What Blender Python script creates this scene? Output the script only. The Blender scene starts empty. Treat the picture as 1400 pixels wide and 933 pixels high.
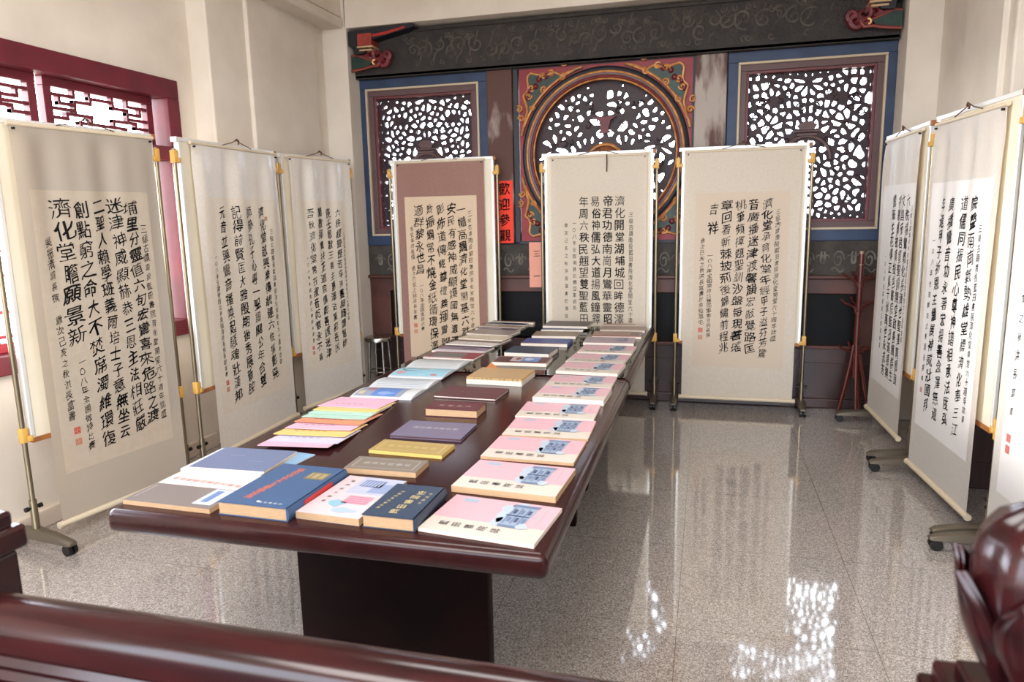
import bpy, bmesh, math, random
from mathutils import Vector, Matrix, noise as mnoise
random.seed(7)
sc = bpy.context.scene
COL = sc.collection
# ------------------------------------------------------------------ camera
cam = bpy.data.cameras.new('camera'); camo = bpy.data.objects.new('camera', cam); COL.objects.link(camo)
yw, pt, rl = -0.2663, 0.1718, -0.0207
F = Vector((math.sin(yw)*math.cos(pt), math.cos(yw)*math.cos(pt), -math.sin(pt)))
R = Vector((math.cos(yw), -math.sin(yw), 0)); U = R.cross(F)
R2 = math.cos(rl)*R + math.sin(rl)*U; U2 = -math.sin(rl)*R + math.cos(rl)*U
M = Matrix((R2, U2, -F)).transposed().to_4x4(); M.translation = (0.8643, 0, 1.6)
camo.matrix_world = M
cam.sensor_width = 36; cam.lens = 982.38/1400*36; cam.clip_start = .05
cam.dof.use_dof = True; cam.dof.focus_distance = 3.6; cam.dof.aperture_fstop = 3.6
sc.camera = camo
# ------------------------------------------------------------------ world and light
w = bpy.data.worlds.new('sky'); sc.world = w; w.use_nodes = True
nt = w.node_tree; bg = nt.nodes['Background']
tc = nt.nodes.new('ShaderNodeTexCoord'); sep = nt.nodes.new('ShaderNodeSeparateXYZ'); cr = nt.nodes.new('ShaderNodeValToRGB')
nt.links.new(tc.outputs['Generated'], sep.inputs[0])
mr = nt.nodes.new('ShaderNodeMapRange'); mr.inputs[1].default_value = -1; mr.inputs[2].default_value = 1
nt.links.new(sep.outputs['Z'], mr.inputs[0]); nt.links.new(mr.outputs[0], cr.inputs[0])
cr.color_ramp.elements[0].position = .44; cr.color_ramp.elements[0].color = (.42, .40, .37, 1)
cr.color_ramp.elements[1].position = .53; cr.color_ramp.elements[1].color = (.86, .95, 1.08, 1)
nt.links.new(cr.outputs[0], bg.inputs[0]); mx_ = nt.nodes.new('ShaderNodeMapRange'); mx_.inputs[1].default_value = -.15; mx_.inputs[2].default_value = -.9; mx_.inputs[3].default_value = 19; mx_.inputs[4].default_value = 22
nt.links.new(sep.outputs['X'], mx_.inputs[0])                 # the sky is brightest on the left window side, dimmest on the hall side
my_ = nt.nodes.new('ShaderNodeMapRange'); my_.inputs[1].default_value = .3; my_.inputs[2].default_value = -.5; my_.inputs[3].default_value = 1; my_.inputs[4].default_value = .40
nt.links.new(sep.outputs['Y'], my_.inputs[0])
mm_ = nt.nodes.new('ShaderNodeMath'); mm_.operation = 'MULTIPLY'; nt.links.new(mx_.outputs[0], mm_.inputs[0]); nt.links.new(my_.outputs[0], mm_.inputs[1]); nt.links.new(mm_.outputs[0], bg.inputs[1])
def area(name, loc, rot, sx, sy, power, col=(1, 1, 1), portal=False):
    l = bpy.data.lights.new(name, 'AREA'); l.shape = 'RECTANGLE'; l.size = sx; l.size_y = sy; l.energy = power; l.color = col
    o = bpy.data.objects.new(name, l); COL.objects.link(o); o.location = loc; o.rotation_euler = rot
    if portal: l.cycles.is_portal = True
    return o
H = math.pi/2
sun = bpy.data.lights.new('sun', 'SUN'); sun.energy = 7.0; sun.angle = math.radians(14); sun.color = (1, .97, .93)
suno = bpy.data.objects.new('sun', sun); COL.objects.link(suno); suno.rotation_euler = Vector((4.7, 1.6, -.36)).to_track_quat('-Z', 'Y').to_euler()
area('hall_fill', (0.2, -0.6, 3.45), (0, 0, 0), 3.2, 1.4, 170, (1, .97, .94))  # added fill light over the hall, no visible fixture
area('room_fill', (0.0, 3.0, 3.62), (0, 0, 0), 1.8, .6, 38, (1, .97, .94))  # added fill light to brighten walls and table, no visible fixture
area('portal_left', (-2.95, 2.6, 1.7), (0, -H, 0), 2.0, 3.6, 1, portal=True)
area('portal_back', (0, 6.75, 2.1), (-H, 0, 0), 4.6, 1.7, 1, portal=True)
area('portal_front', (0, -3.2, 1.8), (H, 0, 0), 6.4, 3.7, 1, portal=True)
sc.view_settings.view_transform = 'Standard'; sc.view_settings.look = 'None'
sc.view_settings.exposure = 0.25; sc.view_settings.gamma = 1; sc.view_settings.use_curve_mapping = False
try:
    sc.cycles.use_denoising = True; sc.cycles.max_bounces = 9; sc.cycles.diffuse_bounces = 5; sc.cycles.glossy_bounces = 5
    sc.cycles.transparent_max_bounces = 16; sc.cycles.caustics_refractive = False; sc.cycles.sample_clamp_indirect = 8
except Exception: pass
# ------------------------------------------------------------------ helpers
def lin(c): return tuple((x/12.92 if x <= .04045 else ((x+.055)/1.055)**2.4) for x in c)
MATS = {}
def mat(name, c, rough=.5, c2=None, ns=8, st=(1, 1, 1), lo=.35, hi=.65, metal=0, bump=0, bs=60, trans=0, coat=0, spec=.5, detail=4, emit=0):
    if name in MATS: return MATS[name]
    m = bpy.data.materials.new(name); m.use_nodes = True; MATS[name] = m
    n = m.node_tree; b = n.nodes['Principled BSDF']
    b.inputs['Roughness'].default_value = rough; b.inputs['Metallic'].default_value = metal
    b.inputs['Specular IOR Level'].default_value = spec
    if coat: b.inputs['Coat Weight'].default_value = coat; b.inputs['Coat Roughness'].default_value = .08
    col = lin(c)+(1,)
    b.inputs['Base Color'].default_value = col
    src = None
    if c2 is not None or bump:
        t = n.nodes.new('ShaderNodeTexCoord'); mp = n.nodes.new('ShaderNodeMapping'); mp.inputs['Scale'].default_value = st
        n.links.new(t.outputs['Object'], mp.inputs[0])
    if c2 is not None:
        nz = n.nodes.new('ShaderNodeTexNoise'); nz.inputs['Scale'].default_value = ns; nz.inputs['Detail'].default_value = detail
        r = n.nodes.new('ShaderNodeValToRGB'); r.color_ramp.elements[0].position = lo; r.color_ramp.elements[1].position = hi
        r.color_ramp.elements[0].color = col; r.color_ramp.elements[1].color = lin(c2)+(1,)
        n.links.new(mp.outputs[0], nz.inputs['Vector']); n.links.new(nz.outputs[0], r.inputs[0]); n.links.new(r.outputs[0], b.inputs['Base Color'])
        src = r.outputs[0]
    if bump:
        nb = n.nodes.new('ShaderNodeTexNoise'); nb.inputs['Scale'].default_value = bs; nb.inputs['Detail'].default_value = 3
        bp = n.nodes.new('ShaderNodeBump'); bp.inputs['Strength'].default_value = bump; bp.inputs['Distance'].default_value = .02
        n.links.new(mp.outputs[0], nb.inputs['Vector']); n.links.new(nb.outputs[0], bp.inputs['Height']); n.links.new(bp.outputs[0], b.inputs['Normal'])
    if trans:
        tr = n.nodes.new('ShaderNodeBsdfTranslucent'); mx = n.nodes.new('ShaderNodeMixShader'); mx.inputs[0].default_value = trans
        tr.inputs[0].default_value = lin((c[0], c[1]*.88, c[2]*.68))+(1,)
        out = n.nodes['Material Output']
        n.links.new(b.outputs[0], mx.inputs[1]); n.links.new(tr.outputs[0], mx.inputs[2]); n.links.new(mx.outputs[0], out.inputs[0])
    return m
class MB:
    def __init__(s): s.b = bmesh.new(); s.mi = 0
    def _tag(s, fs):
        for f in fs: f.material_index = s.mi
    def box(s, c, d, bev=0, seg=2, rz=0, m=None):
        r = bmesh.ops.create_cube(s.b, size=1)
        vs = r['verts']; bmesh.ops.scale(s.b, vec=d, verts=vs)
        if bev:
            es = list({e for v in vs for e in v.link_edges})
            q = bmesh.ops.bevel(s.b, geom=es, offset=bev, segments=seg, profile=.5, affect='EDGES')
            vs = list({v for v in q['verts']} | {v for v in vs if v.is_valid})
        T = Matrix.Translation(c) @ Matrix.Rotation(rz, 4, 'Z')
        if m is not None: T = m @ T
        bmesh.ops.transform(s.b, matrix=T, verts=vs)
        s._tag({f for v in vs for f in v.link_faces}); return s
    def cyl(s, p0, p1, r0, r1=None, n=12):
        p0, p1 = Vector(p0), Vector(p1); r1 = r0 if r1 is None else r1
        return s.tube([p0, p1], [r0, r1], n)
    def tube(s, pts, r, n=8, cap=True):
        pts = [Vector(p) for p in pts]; rs = r if isinstance(r, (list, tuple)) else [r]*len(pts)
        rings = []; up = None
        for i, p in enumerate(pts):
            d = (pts[min(i+1, len(pts)-1)]-pts[max(i-1, 0)])
            if d.length < 1e-9: d = Vector((0, 0, 1))
            d.normalize()
            if up is None: up = d.orthogonal()
            a = (up - d*up.dot(d)); a = a.normalized() if a.length > 1e-6 else d.orthogonal().normalized()
            up = a; b = d.cross(a)
            rings.append([s.b.verts.new(p+rs[i]*(a*math.cos(2*math.pi*k/n)+b*math.sin(2*math.pi*k/n))) for k in range(n)])
        fs = []
        for i in range(len(rings)-1):
            for k in range(n):
                fs.append(s.b.faces.new((rings[i][k], rings[i][(k+1) % n], rings[i+1][(k+1) % n], rings[i+1][k])))
        if cap: fs.append(s.b.faces.new(rings[0][::-1])); fs.append(s.b.faces.new(rings[-1]))
        s._tag(fs); return s
    def prism(s, poly, fn0, fn1):
        a = [s.b.verts.new(fn0(*p)) for p in poly]; b = [s.b.verts.new(fn1(*p)) for p in poly]; n = len(poly)
        fs = [s.b.faces.new(a), s.b.faces.new(b[::-1])]+[s.b.faces.new((a[i], b[i], b[(i+1) % n], a[(i+1) % n])) for i in range(n)]
        s._tag(fs); return s
    def quad(s, *p):
        f = s.b.faces.new([s.b.verts.new(q) for q in p]); f.material_index = s.mi; return s
    def lathe(s, c, prof, n=24, fn=None):
        rings = []
        for r, z in prof:
            rings.append([s.b.verts.new((c[0]+r*(fn(a, z) if fn else 1)*math.cos(a), c[1]+r*(fn(a, z) if fn else 1)*math.sin(a), c[2]+z)) for a in [2*math.pi*k/n for k in range(n)]])
        fs = []
        for i in range(len(rings)-1):
            for k in range(n): fs.append(s.b.faces.new((rings[i][k], rings[i][(k+1) % n], rings[i+1][(k+1) % n], rings[i+1][k])))
        fs.append(s.b.faces.new(rings[0][::-1])); fs.append(s.b.faces.new(rings[-1])); s._tag(fs); return s
    def grid(s, fn, nu, nv):
        v = [[s.b.verts.new(fn(i/nu, j/nv)) for j in range(nv+1)] for i in range(nu+1)]
        s._tag([s.b.faces.new((v[i][j], v[i+1][j], v[i+1][j+1], v[i][j+1])) for i in range(nu) for j in range(nv)]); return s
    def build(s, name, m, parent=None, smooth=False, fix=True):
        if fix: bmesh.ops.recalc_face_normals(s.b, faces=s.b.faces)
        me = bpy.data.meshes.new(name); s.b.to_mesh(me); s.b.free()
        for q in (m if isinstance(m, (list, tuple)) else [m]): me.materials.append(q)
        if smooth:
            for p in me.polygons: p.use_smooth = True
            try: me.set_sharp_from_angle(angle=math.radians(38))
            except Exception: pass
        o = bpy.data.objects.new(name, me); COL.objects.link(o)
        if parent: o.parent = parent
        return o
def tag(o, label, cat, group=None):
    o['label'] = label; o['category'] = cat
    if group: o['group'] = group
    return o
def thing(name, label, cat, loc=(0, 0, 0), rz=0, group=None):
    o = bpy.data.objects.new(name, None); COL.objects.link(o); o.location = loc; o.rotation_euler = (0, 0, rz); o.empty_display_size = .1
    return tag(o, label, cat, group)
def structure(o): o['kind'] = 'structure'; return o
# ---- glyphs from Blender's built-in font
_fc = bpy.data.curves.new('writing', 'FONT'); _fo = bpy.data.objects.new('writing', _fc); COL.objects.link(_fo)
_fc.resolution_u = 2; GL = {}
def glyph(ch, wt):
    k = (ch, wt)
    if k not in GL:
        _fc.body = ch; _fc.offset = wt; bpy.context.view_layer.update()
        e = _fo.evaluated_get(bpy.context.evaluated_depsgraph_get()); me = e.to_mesh()
        GL[k] = ([(v.co.x-.5, v.co.y-.38) for v in me.vertices], [tuple(p.vertices) for p in me.polygons]); e.to_mesh_clear()
    return GL[k]
class Ink:
    def __init__(s): s.v = []; s.f = []
    def put(s, ch, x, z, sx, sz, fn, wt=0., wob=0., shear=0., rot=0.):
        vs, fs = glyph(ch, wt); n0 = len(s.v); p1, p2 = random.uniform(0, 6), random.uniform(0, 6)
        cr_, sr_ = math.cos(rot), math.sin(rot)
        for a, b in vs:
            if wob:
                a2 = a+wob*math.sin(5.5*b+p1)+.5*wob*math.sin(11*a+p2); b2 = b+wob*math.sin(5*a+p2)+shear*a+.4*wob*math.sin(13*b+p1)
            else: a2, b2 = a, b+shear*a
            a2 *= sx; b2 *= sz
            s.v.append(fn(x+a2*cr_-b2*sr_, z+a2*sr_+b2*cr_))
        s.f += [tuple(i+n0 for i in f) for f in fs]
    def build(s, name, m, parent):
        me = bpy.data.meshes.new(name); me.from_pydata(s.v, [], s.f); me.materials.append(m); me.update()
        o = bpy.data.objects.new(name, me); COL.objects.link(o); o.parent = parent; return o
# ------------------------------------------------------------------ materials
plaster = mat('plaster', (.85, .815, .765), .85, (.80, .76, .705), 2.2, bump=.12, bs=7)
ceilm = mat('ceiling_paint', (.82, .78, .72), .9)
wood = mat('dark_wood', (.10, .036, .036), .5, (.06, .024, .026), 5, (1, 8, 1), spec=.07)
railw = mat('rail_wood', (.18, .055, .062), .17, (.11, .034, .042), 4, (1, 8, 8), spec=.42)
tabletop = mat('table_wood', (.20, .095, .095), .20, (.165, .075, .078), 4, (3, .6, 3), spec=.32)
doorw = mat('door_wood', (.23, .11, .085), .45, (.16, .075, .06), 5, (8, 8, 1))
maroon = mat('maroon_paint', (.40, .11, .16), .45, (.33, .085, .13), 6)
sashr = mat('sash_lit_red', (.62, .13, .19), .45, (.54, .10, .16), 6)  # frame red made brighter, sky light on the sash put into the colour
blueb = mat('blue_paint', (.15, .23, .35), .55, (.11, .18, .29), 7)
creamp = mat('cream_line_paint', (.72, .66, .56), .6)
brownfr = mat('brown_frame_paint', (.34, .25, .25), .55)
carve = mat('carved_wood', (.21, .12, .14), .6, (.15, .10, .14), 9)
stone = mat('dark_stone', (.20, .175, .16), .75, (.14, .13, .125), 9, bump=.5, bs=40)
stonehi = mat('worn_relief_stone', (.33, .295, .265), .7, (.20, .18, .165), 14)
dadostone = mat('dado_stone', (.25, .225, .20), .75, (.18, .16, .14), 9, bump=.5, bs=40)
dadohi = mat('dado_relief', (.47, .44, .40), .7, (.30, .28, .25), 12)
redbrown = mat('red_brown_paint', (.32, .17, .13), .5, (.25, .13, .10), 5)
lowbrown = mat('low_wall_brown', (.24, .14, .12), .35, (.17, .10, .09), 4)
blackp = mat('black_slab', (.06, .058, .06), .5, (.035, .035, .036), 5, spec=.15)
wornL = mat('worn_column_brown', (.33, .22, .19), .75, (.62, .57, .54), 4.5, (1.6, 1.6, .55), .55, .70)
wornR = mat('worn_column_pale', (.64, .60, .57), .75, (.34, .24, .22), 4.0, (2.6, 2.6, .5), .47, .62)
redp = mat('red_panel', (.54, .06, .11), .5, (.47, .05, .09), 6)
gold = mat('gold_paint', (.80, .56, .28), .4, (.62, .38, .18), 20)
green = mat('green_paint', (.10, .22, .18), .5, (.06, .14, .12), 12)
orangep = mat('orange_red_paint', (.60, .22, .15), .55, (.50, .16, .12), 14)
navyp = mat('navy_paint', (.055, .065, .10), .5)
maroonc = mat('maroon_carving', (.42, .10, .13), .5, (.30, .06, .09), 14)
medal = mat('medallion_gilt', (.55, .31, .16), .45, (.30, .13, .08), 16)
board = mat('board_cream', (.86, .83, .75), .5, (.82, .785, .70), 2)
trimw = mat('aluminium_edge', (.88, .88, .86), .3, metal=.3)
trimwood = mat('wood_edge', (.62, .40, .22), .5, (.50, .29, .15), 8)
champ = mat('champagne_metal', (.56, .51, .42), .3, metal=.85)
footm = mat('foot_metal', (.42, .385, .33), .4, metal=.55)
ochre = mat('ochre_plastic', (.80, .62, .30), .45)
blackpl = mat('black_plastic', (.03, .03, .03), .45)
ink = mat('ink', (.055, .05, .055), .7, spec=.2)
seal = mat('seal_red', (.78, .22, .17), .7)
seal2 = mat('seal_faded', (.74, .46, .34), .7)
steel = mat('stool_steel', (.62, .60, .57), .25, metal=.95)
steeld = mat('stool_shell', (.30, .28, .26), .3, metal=.8)
rackw = mat('rack_wood', (.37, .15, .11), .28, (.27, .09, .07), 6, (6, 6, 1), coat=.3)
cord = mat('cord', (.34, .22, .15), .8)
redpaper = mat('red_paper', (.93, .20, .12), .7, (.88, .26, .14), 30)
pinkpaper = mat('pink_paper', (.86, .60, .52), .8)
# floor: polished speckled granite tiles
fl = bpy.data.materials.new('granite_floor'); fl.use_nodes = True; n = fl.node_tree; b = n.nodes['Principled BSDF']
t = n.nodes.new('ShaderNodeTexCoord')
n1 = n.nodes.new('ShaderNodeTexVoronoi'); n1.inputs['Scale'].default_value = 250
r1 = n.nodes.new('ShaderNodeValToRGB'); e = r1.color_ramp.elements
e[0].position = .05; e[0].color = lin((.42, .385, .365))+(1,); e[1].position = .95; e[1].color = lin((.78, .76, .74))+(1,)
x = e.new(.50); x.color = lin((.60, .57, .55))+(1,)
n.links.new(t.outputs['Object'], n1.inputs['Vector']); n.links.new(n1.outputs['Color'], r1.inputs[0])
sp = n.nodes.new('ShaderNodeSeparateXYZ'); n.links.new(t.outputs['Object'], sp.inputs[0])
def mth(op, a, v=None):
    q = n.nodes.new('ShaderNodeMath'); q.operation = op
    n.links.new(a, q.inputs[0])
    if v is not None:
        if isinstance(v, (int, float)): q.inputs[1].default_value = v
        else: n.links.new(v, q.inputs[1])
    return q.outputs[0]
def groove(o, off, size):
    f = mth('FRACT', mth('DIVIDE', mth('ADD', o, off), size)); return mth('LESS_THAN', mth('ABSOLUTE', mth('SUBTRACT', f, .5)), .0018)
gx = groove(sp.outputs['X'], -.785+.36+72, .72); gy = groove(sp.outputs['Y'], -2.653+.36+72, .72)
g = mth('MAXIMUM', gx, gy)
mx = n.nodes.new('ShaderNodeMix'); mx.data_type = 'RGBA'; n.links.new(g, mx.inputs[0]); n.links.new(r1.outputs[0], mx.inputs[6]); mx.inputs[7].default_value = lin((.40, .36, .33))+(1,)
n.links.new(mx.outputs[2], b.inputs['Base Color'])
n2 = n.nodes.new('ShaderNodeTexNoise'); n2.inputs['Scale'].default_value = 3; n.links.new(t.outputs['Object'], n2.inputs['Vector'])
r2 = n.nodes.new('ShaderNodeMapRange'); r2.inputs[3].default_value = .03; r2.inputs[4].default_value = .075; n.links.new(n2.outputs[0], r2.inputs[0]); n.links.new(r2.outputs[0], b.inputs['Roughness'])
b.inputs['Specular IOR Level'].default_value = .9; b.inputs['Coat Weight'].default_value = .6; b.inputs['Coat Roughness'].default_value = .05
# glass: clear sheet with fresnel reflection
gm = bpy.data.materials.new('glass_sheet'); gm.use_nodes = True; n = gm.node_tree; n.nodes.remove(n.nodes['Principled BSDF'])
tr = n.nodes.new('ShaderNodeBsdfTransparent'); tr.inputs[0].default_value = (.90, .95, .93, 1); gl = n.nodes.new('ShaderNodeBsdfGlossy'); gl.inputs['Roughness'].default_value = .02
fr = n.nodes.new('ShaderNodeFresnel'); fr.inputs[0].default_value = 1.5; mxs = n.nodes.new('ShaderNodeMixShader')
n.links.new(fr.outputs[0], mxs.inputs[0]); n.links.new(tr.outputs[0], mxs.inputs[1]); n.links.new(gl.outputs[0], mxs.inputs[2]); n.links.new(mxs.outputs[0], n.nodes['Material Output'].inputs[0])
# ------------------------------------------------------------------ room shell
TZ = .727                                   # table top height
BY = 6.2                                    # back wall face
structure(MB().box((0, 3.87, -.06), (5.8, 5.86, .12)).build('floor', fl))
structure(MB().box((0, -1.58, -.06), (8.4, 5.04, .12)).build('hall_floor', mat('hall_floor_dark', (.30, .15, .12), .6, (.24, .11, .09), 3)))  # unseen floor, coloured dark to keep its reflection on the table front low
structure(MB().box((0, 1.7, 3.86), (6.2, 10.2, .12)).build('ceiling', ceilm))
# left wall: sill wall, head wall, end piers around the window
L0, L1, LZ0, LZ1 = .55, 4.20, .86, 2.52
lw = MB()
lw.box((-2.71, 1.35, .43), (.30, 6.1, .86)).box((-2.71, 1.35, 3.16), (.30, 6.1, 1.28))
lw.box((-2.71, -.575, 1.69), (.30, 2.25, 1.66)).box((-2.71, 4.30, 1.69), (.30, .20, 1.66))
structure(lw.build('wall_left', plaster))
structure(MB().box((-2.635, 5.36, 1.9), (.45, 1.92, 3.8), .012).build('wall_left_pier', plaster))
structure(MB().box((2.635, 5.45, 1.9), (.45, 1.74, 3.8), .012).build('wall_right_pier', plaster))
structure(MB().box((2.72, 1.45, 1.9), (.30, 6.3, 3.8)).build('wall_right', plaster))
structure(MB().box((-2.40, 5.30, 1.9), (.04, .95, 3.8), .008).build('trim_1', plaster))   # raised strip on the left pier
structure(MB().box((2.40, 5.0, 1.9), (.04, .62, 3.8), .008).build('trim_2', plaster))
# corner columns and beams
structure(MB().box((-2.30, 6.075, 1.9), (.24, .25, 3.8), .006).build('trim_3', plaster))
structure(MB().box((2.31, 6.055, 1.9), (.24, .29, 3.8), .006).build('trim_4', plaster))
structure(MB().box((0, 6.08, 3.52), (4.40, .26, .60), .008).build('trim_5', plaster))      # beam over the carved lintel
sb = MB().box((-2.34, 3.1, 3.56), (.24, 5.7, .50)); sb.box((-2.36, 3.1, 3.26), (.32, 5.7, .085), .02)
structure(sb.build('trim_6', plaster))
sb = MB().box((2.34, 3.1, 3.58), (.24, 5.7, .50)); sb.box((2.36, 3.1, 3.50), (.30, 5.7, .085), .02)
structure(sb.build('trim_7', plaster))
# back wall: solid masonry pieces around three openings
WB, WT = -.13+1.6, 1.125+1.6                # openings of the square windows
bw = MB()
bw.box((0, 6.37, .735), (4.9, .30, 1.47)).box((0, 6.37, 3.30), (4.9, .30, 1.06))
for x0, x1 in ((-2.45, -2.10), (-1.085, -.70), (.70, 1.085), (2.10, 2.45)): bw.box(((x0+x1)/2, 6.37, 2.12), (x1-x0, .30, 1.31))
structure(bw.build('wall_back', blueb))
# dado
dz = lambda a: a+1.6
d = MB().box((0, 6.185, (dz(-.24)+dz(-.515))/2), (4.36, .07, .275), .008)
for k in range(38):
    x = -2.06+k*.112; zc = dz(-.378)
    if k % 2 == 0:
        for s in (-1, 1):
            d.tube([(x+s*(.010+.038*t/14*math.sin(t*.55+.5)), 6.147, zc+.055*math.cos(t*.55)*(1-t/22)) for t in range(15)], .0075, 5)
    else:
        d.tube([(x+.045*(1-t/20)*math.cos(t*.6), 6.147, zc-.01+.075*(1-t/20)*math.sin(t*.6)) for t in range(16)], .008, 5)
        d.tube([(x-.045+.09*t/6, 6.147, zc-.09+.02*math.sin(t*1.1)) for t in range(7)], .007, 5)
d.mi = 0
dd = d.build('trim_8', [dadostone, dadohi])
for p in dd.data.polygons:
    if p.center.y < 6.148 and len(p.vertices) != 4 or (p.center.y < 6.1495): p.material_index = 1
structure(dd)
structure(MB().box((0, 6.165, dz(-.525)), (4.36, .11, .03), .008).box((0, 6.185, dz(-.60)), (4.36, .07, .12), .006).build('trim_9', redbrown))
rc = MB()
for x0, x1 in ((-2.18, -1.98), (-1.03, -.99), (.99, 1.03), (2.02, 2.18)): rc.box(((x0+x1)/2, 6.185, dz(-.865)), (x1-x0, .07, .43), .006)
rc.box((0, 6.185, dz(-1.095)), (4.36, .07, .03), .006)
structure(rc.build('trim_10', redbrown))
rp = MB()
for x0, x1 in ((-1.98, -1.03), (-.99, .99), (1.03, 2.02)): rp.box(((x0+x1)/2, 6.21, dz(-.865)), (x1-x0, .03, .44))
structure(rp.build('trim_11', blackp))
structure(MB().box((0, 6.20, .245), (4.36, .05, .49)).box((0, 6.19, .04), (4.36, .08, .08), .01).box((0, 6.19, .37), (4.36, .06, .012)).build('baseboard_back', lowbrown))
structure(MB().box((-2.55, 1.35, .05), (.03, 5.9, .10), .006).build('baseboard_left', mat('skirting', (.80, .74, .68), .5)))
# blue surround boards and worn columns
bs_ = MB()
for s in (-1, 1):
    bs_.box((s*2.155, 6.175, dz(.4965)), (.07, .05, 1.295), .004).box((s*1.03, 6.175, dz(.4965)), (.085, .05, 1.295), .004)
    bs_.box((s*1.585, 6.175, dz(1.187)), (1.2, .05, .086), .004).box((s*1.585, 6.175, dz(-.195)), (1.2, .05, .088), .004)
structure(bs_.build('trim_12', blueb))
structure(MB().box((-.877, 6.165, dz(.505)), (.225, .07, 1.45), .01).build('trim_13', wornL))
structure(MB().box((.858, 6.165, dz(.505)), (.245, .07, 1.45), .01).build('trim_14', wornR))
st_ = MB()
for s in (-1, 1): st_.box((s*.737, 6.17, dz(.5)), (.044, .06, 1.45), .004)
st_.box((0, 6.17, dz(1.222)), (1.44, .06, .02)).box((0, 6.17, dz(-.228)), (1.44, .06, .024))
structure(st_.build('trim_15', mat('slate_paint', (.13, .14, .17), .55)))
# carved lintel
def spiral(cx, cz, r, a0, turns, y, d=1, n=22):
    return [(cx+d*r*(1-t/n*.88)*math.cos(a0+turns*2*math.pi*t/n), y, cz+r*(1-t/n*.88)*math.sin(a0+turns*2*math.pi*t/n)) for t in range(n+1)]
li = MB().box((0, 6.15, dz(1.41)), (4.36, .14, .38), .006).box((0, 6.12, dz(1.587)), (4.36, .12, .026), .004).box((0, 6.13, dz(1.238)), (4.36, .10, .03), .005)
lit = MB(); rnd = random.Random(3)
x = -1.62
while x < 1.68:
    r = rnd.uniform(.05, .085); z = dz(1.42)+rnd.uniform(-.05, .05); dd_ = rnd.choice((-1, 1))
    lit.tube(spiral(x, z, r, rnd.uniform(0, 6), 1.35, 6.082, dd_), [.011]*12+[.008]*11, 5)
    lit.tube([(x+r+.01*t, 6.083, z-.09+.17*t/8+.02*math.sin(t)) for t in range(9)], .008, 5)
    for k in range(3): lit.tube(spiral(x+rnd.uniform(-.07, .07), dz(1.42)+rnd.choice((-.11, .11, .08)), .028, rnd.uniform(0, 6), 1.1, 6.084, dd_, 10), .007, 5)
    x += r*1.75
lintel = structure(li.build('trim_16', stone))
lit.build('carved_scrollwork', stonehi, lintel, True)
# ---- carved openwork panels
def clip(poly, nx, nz, dd):
    out = []
    for i in range(len(poly)):
        a, b_ = poly[i], poly[(i+1) % len(poly)]
        da, db = a[0]*nx+a[1]*nz-dd, b_[0]*nx+b_[1]*nz-dd
        if da <= 0: out.append(a)
        if (da < 0 < db) or (db < 0 < da):
            t_ = da/(da-db); out.append((a[0]+(b_[0]-a[0])*t_, a[1]+(b_[1]-a[1])*t_))
    return out
def openwork(inside, w_, h_, step, web, seed, solid, drop):
    rn = random.Random(seed); pts = []
    tries = 0
    while tries < 9000:
        tries += 1
        p = (rn.uniform(.02*step, w_/2), rn.uniform(-h_/2, h_/2))
        if all((p[0]-q[0])**2+(p[1]-q[1])**2 > step**2*rn.uniform(.55, 1.1) for q in pts) and (p[0] > step*.45): pts.append(p)
    pts = [p for p in pts if rn.random() > .27]
    pts = pts+[(-a, b_) for a, b_ in pts]; holes = []
    for i, p in enumerate(pts):
        if solid(*p): continue
        if rn.random() < drop: continue
        poly = [(-w_/2, -h_/2), (w_/2, -h_/2), (w_/2, h_/2), (-w_/2, h_/2)]
        wb = web*rn.uniform(.35, 2.2)
        for j, q in enumerate(pts):
            if i == j: continue
            vx, vz = q[0]-p[0], q[1]-p[1]; L = math.hypot(vx, vz)
            if L > step*4: continue
            poly = clip(poly, vx/L, vz/L, (p[0]*vx+p[1]*vz)/L+L/2-wb/2)
            if len(poly) < 3: break
        if len(poly) < 3: continue
        for it in range(2):
            poly = [v for k in range(len(poly)) for v in (tuple(.75*poly[k][m_]+.25*poly[(k+1) % len(poly)][m_] for m_ in (0, 1)), tuple(.25*poly[k][m_]+.75*poly[(k+1) % len(poly)][m_] for m_ in (0, 1)))]
        cx0, cz0 = sum(v[0] for v in poly)/len(poly), sum(v[1] for v in poly)/len(poly); f1, f2 = rn.uniform(0, 6), rn.uniform(0, 6)
        poly = [(cx0+(v[0]-cx0)*q, cz0+(v[1]-cz0)*q) for v in poly for q in [1-.04*(1+math.sin(2*math.atan2(v[1]-cz0, v[0]-cx0)+f1))-.045*(1+math.sin(5*math.atan2(v[1]-cz0, v[0]-cx0)+f2))]]
        na = rn.uniform(0, 6.28)
        poly = [(cx0+(v[0]-cx0)*q, cz0+(v[1]-cz0)*q) for v in poly for q in [1-.30*math.exp(-(math.remainder(math.atan2(v[1]-cz0, v[0]-cx0)-na, 6.2832)/.5)**2)]]
        if not all(inside(*v) for v in poly):
            c_ = (sum(v[0] for v in poly)/len(poly), sum(v[1] for v in poly)/len(poly))
            poly = [(c_[0]+(v[0]-c_[0])*.55, c_[1]+(v[1]-c_[1])*.55) for v in poly]
            if not all(inside(*v) for v in poly): continue
        holes.append(poly)
    return holes
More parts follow.
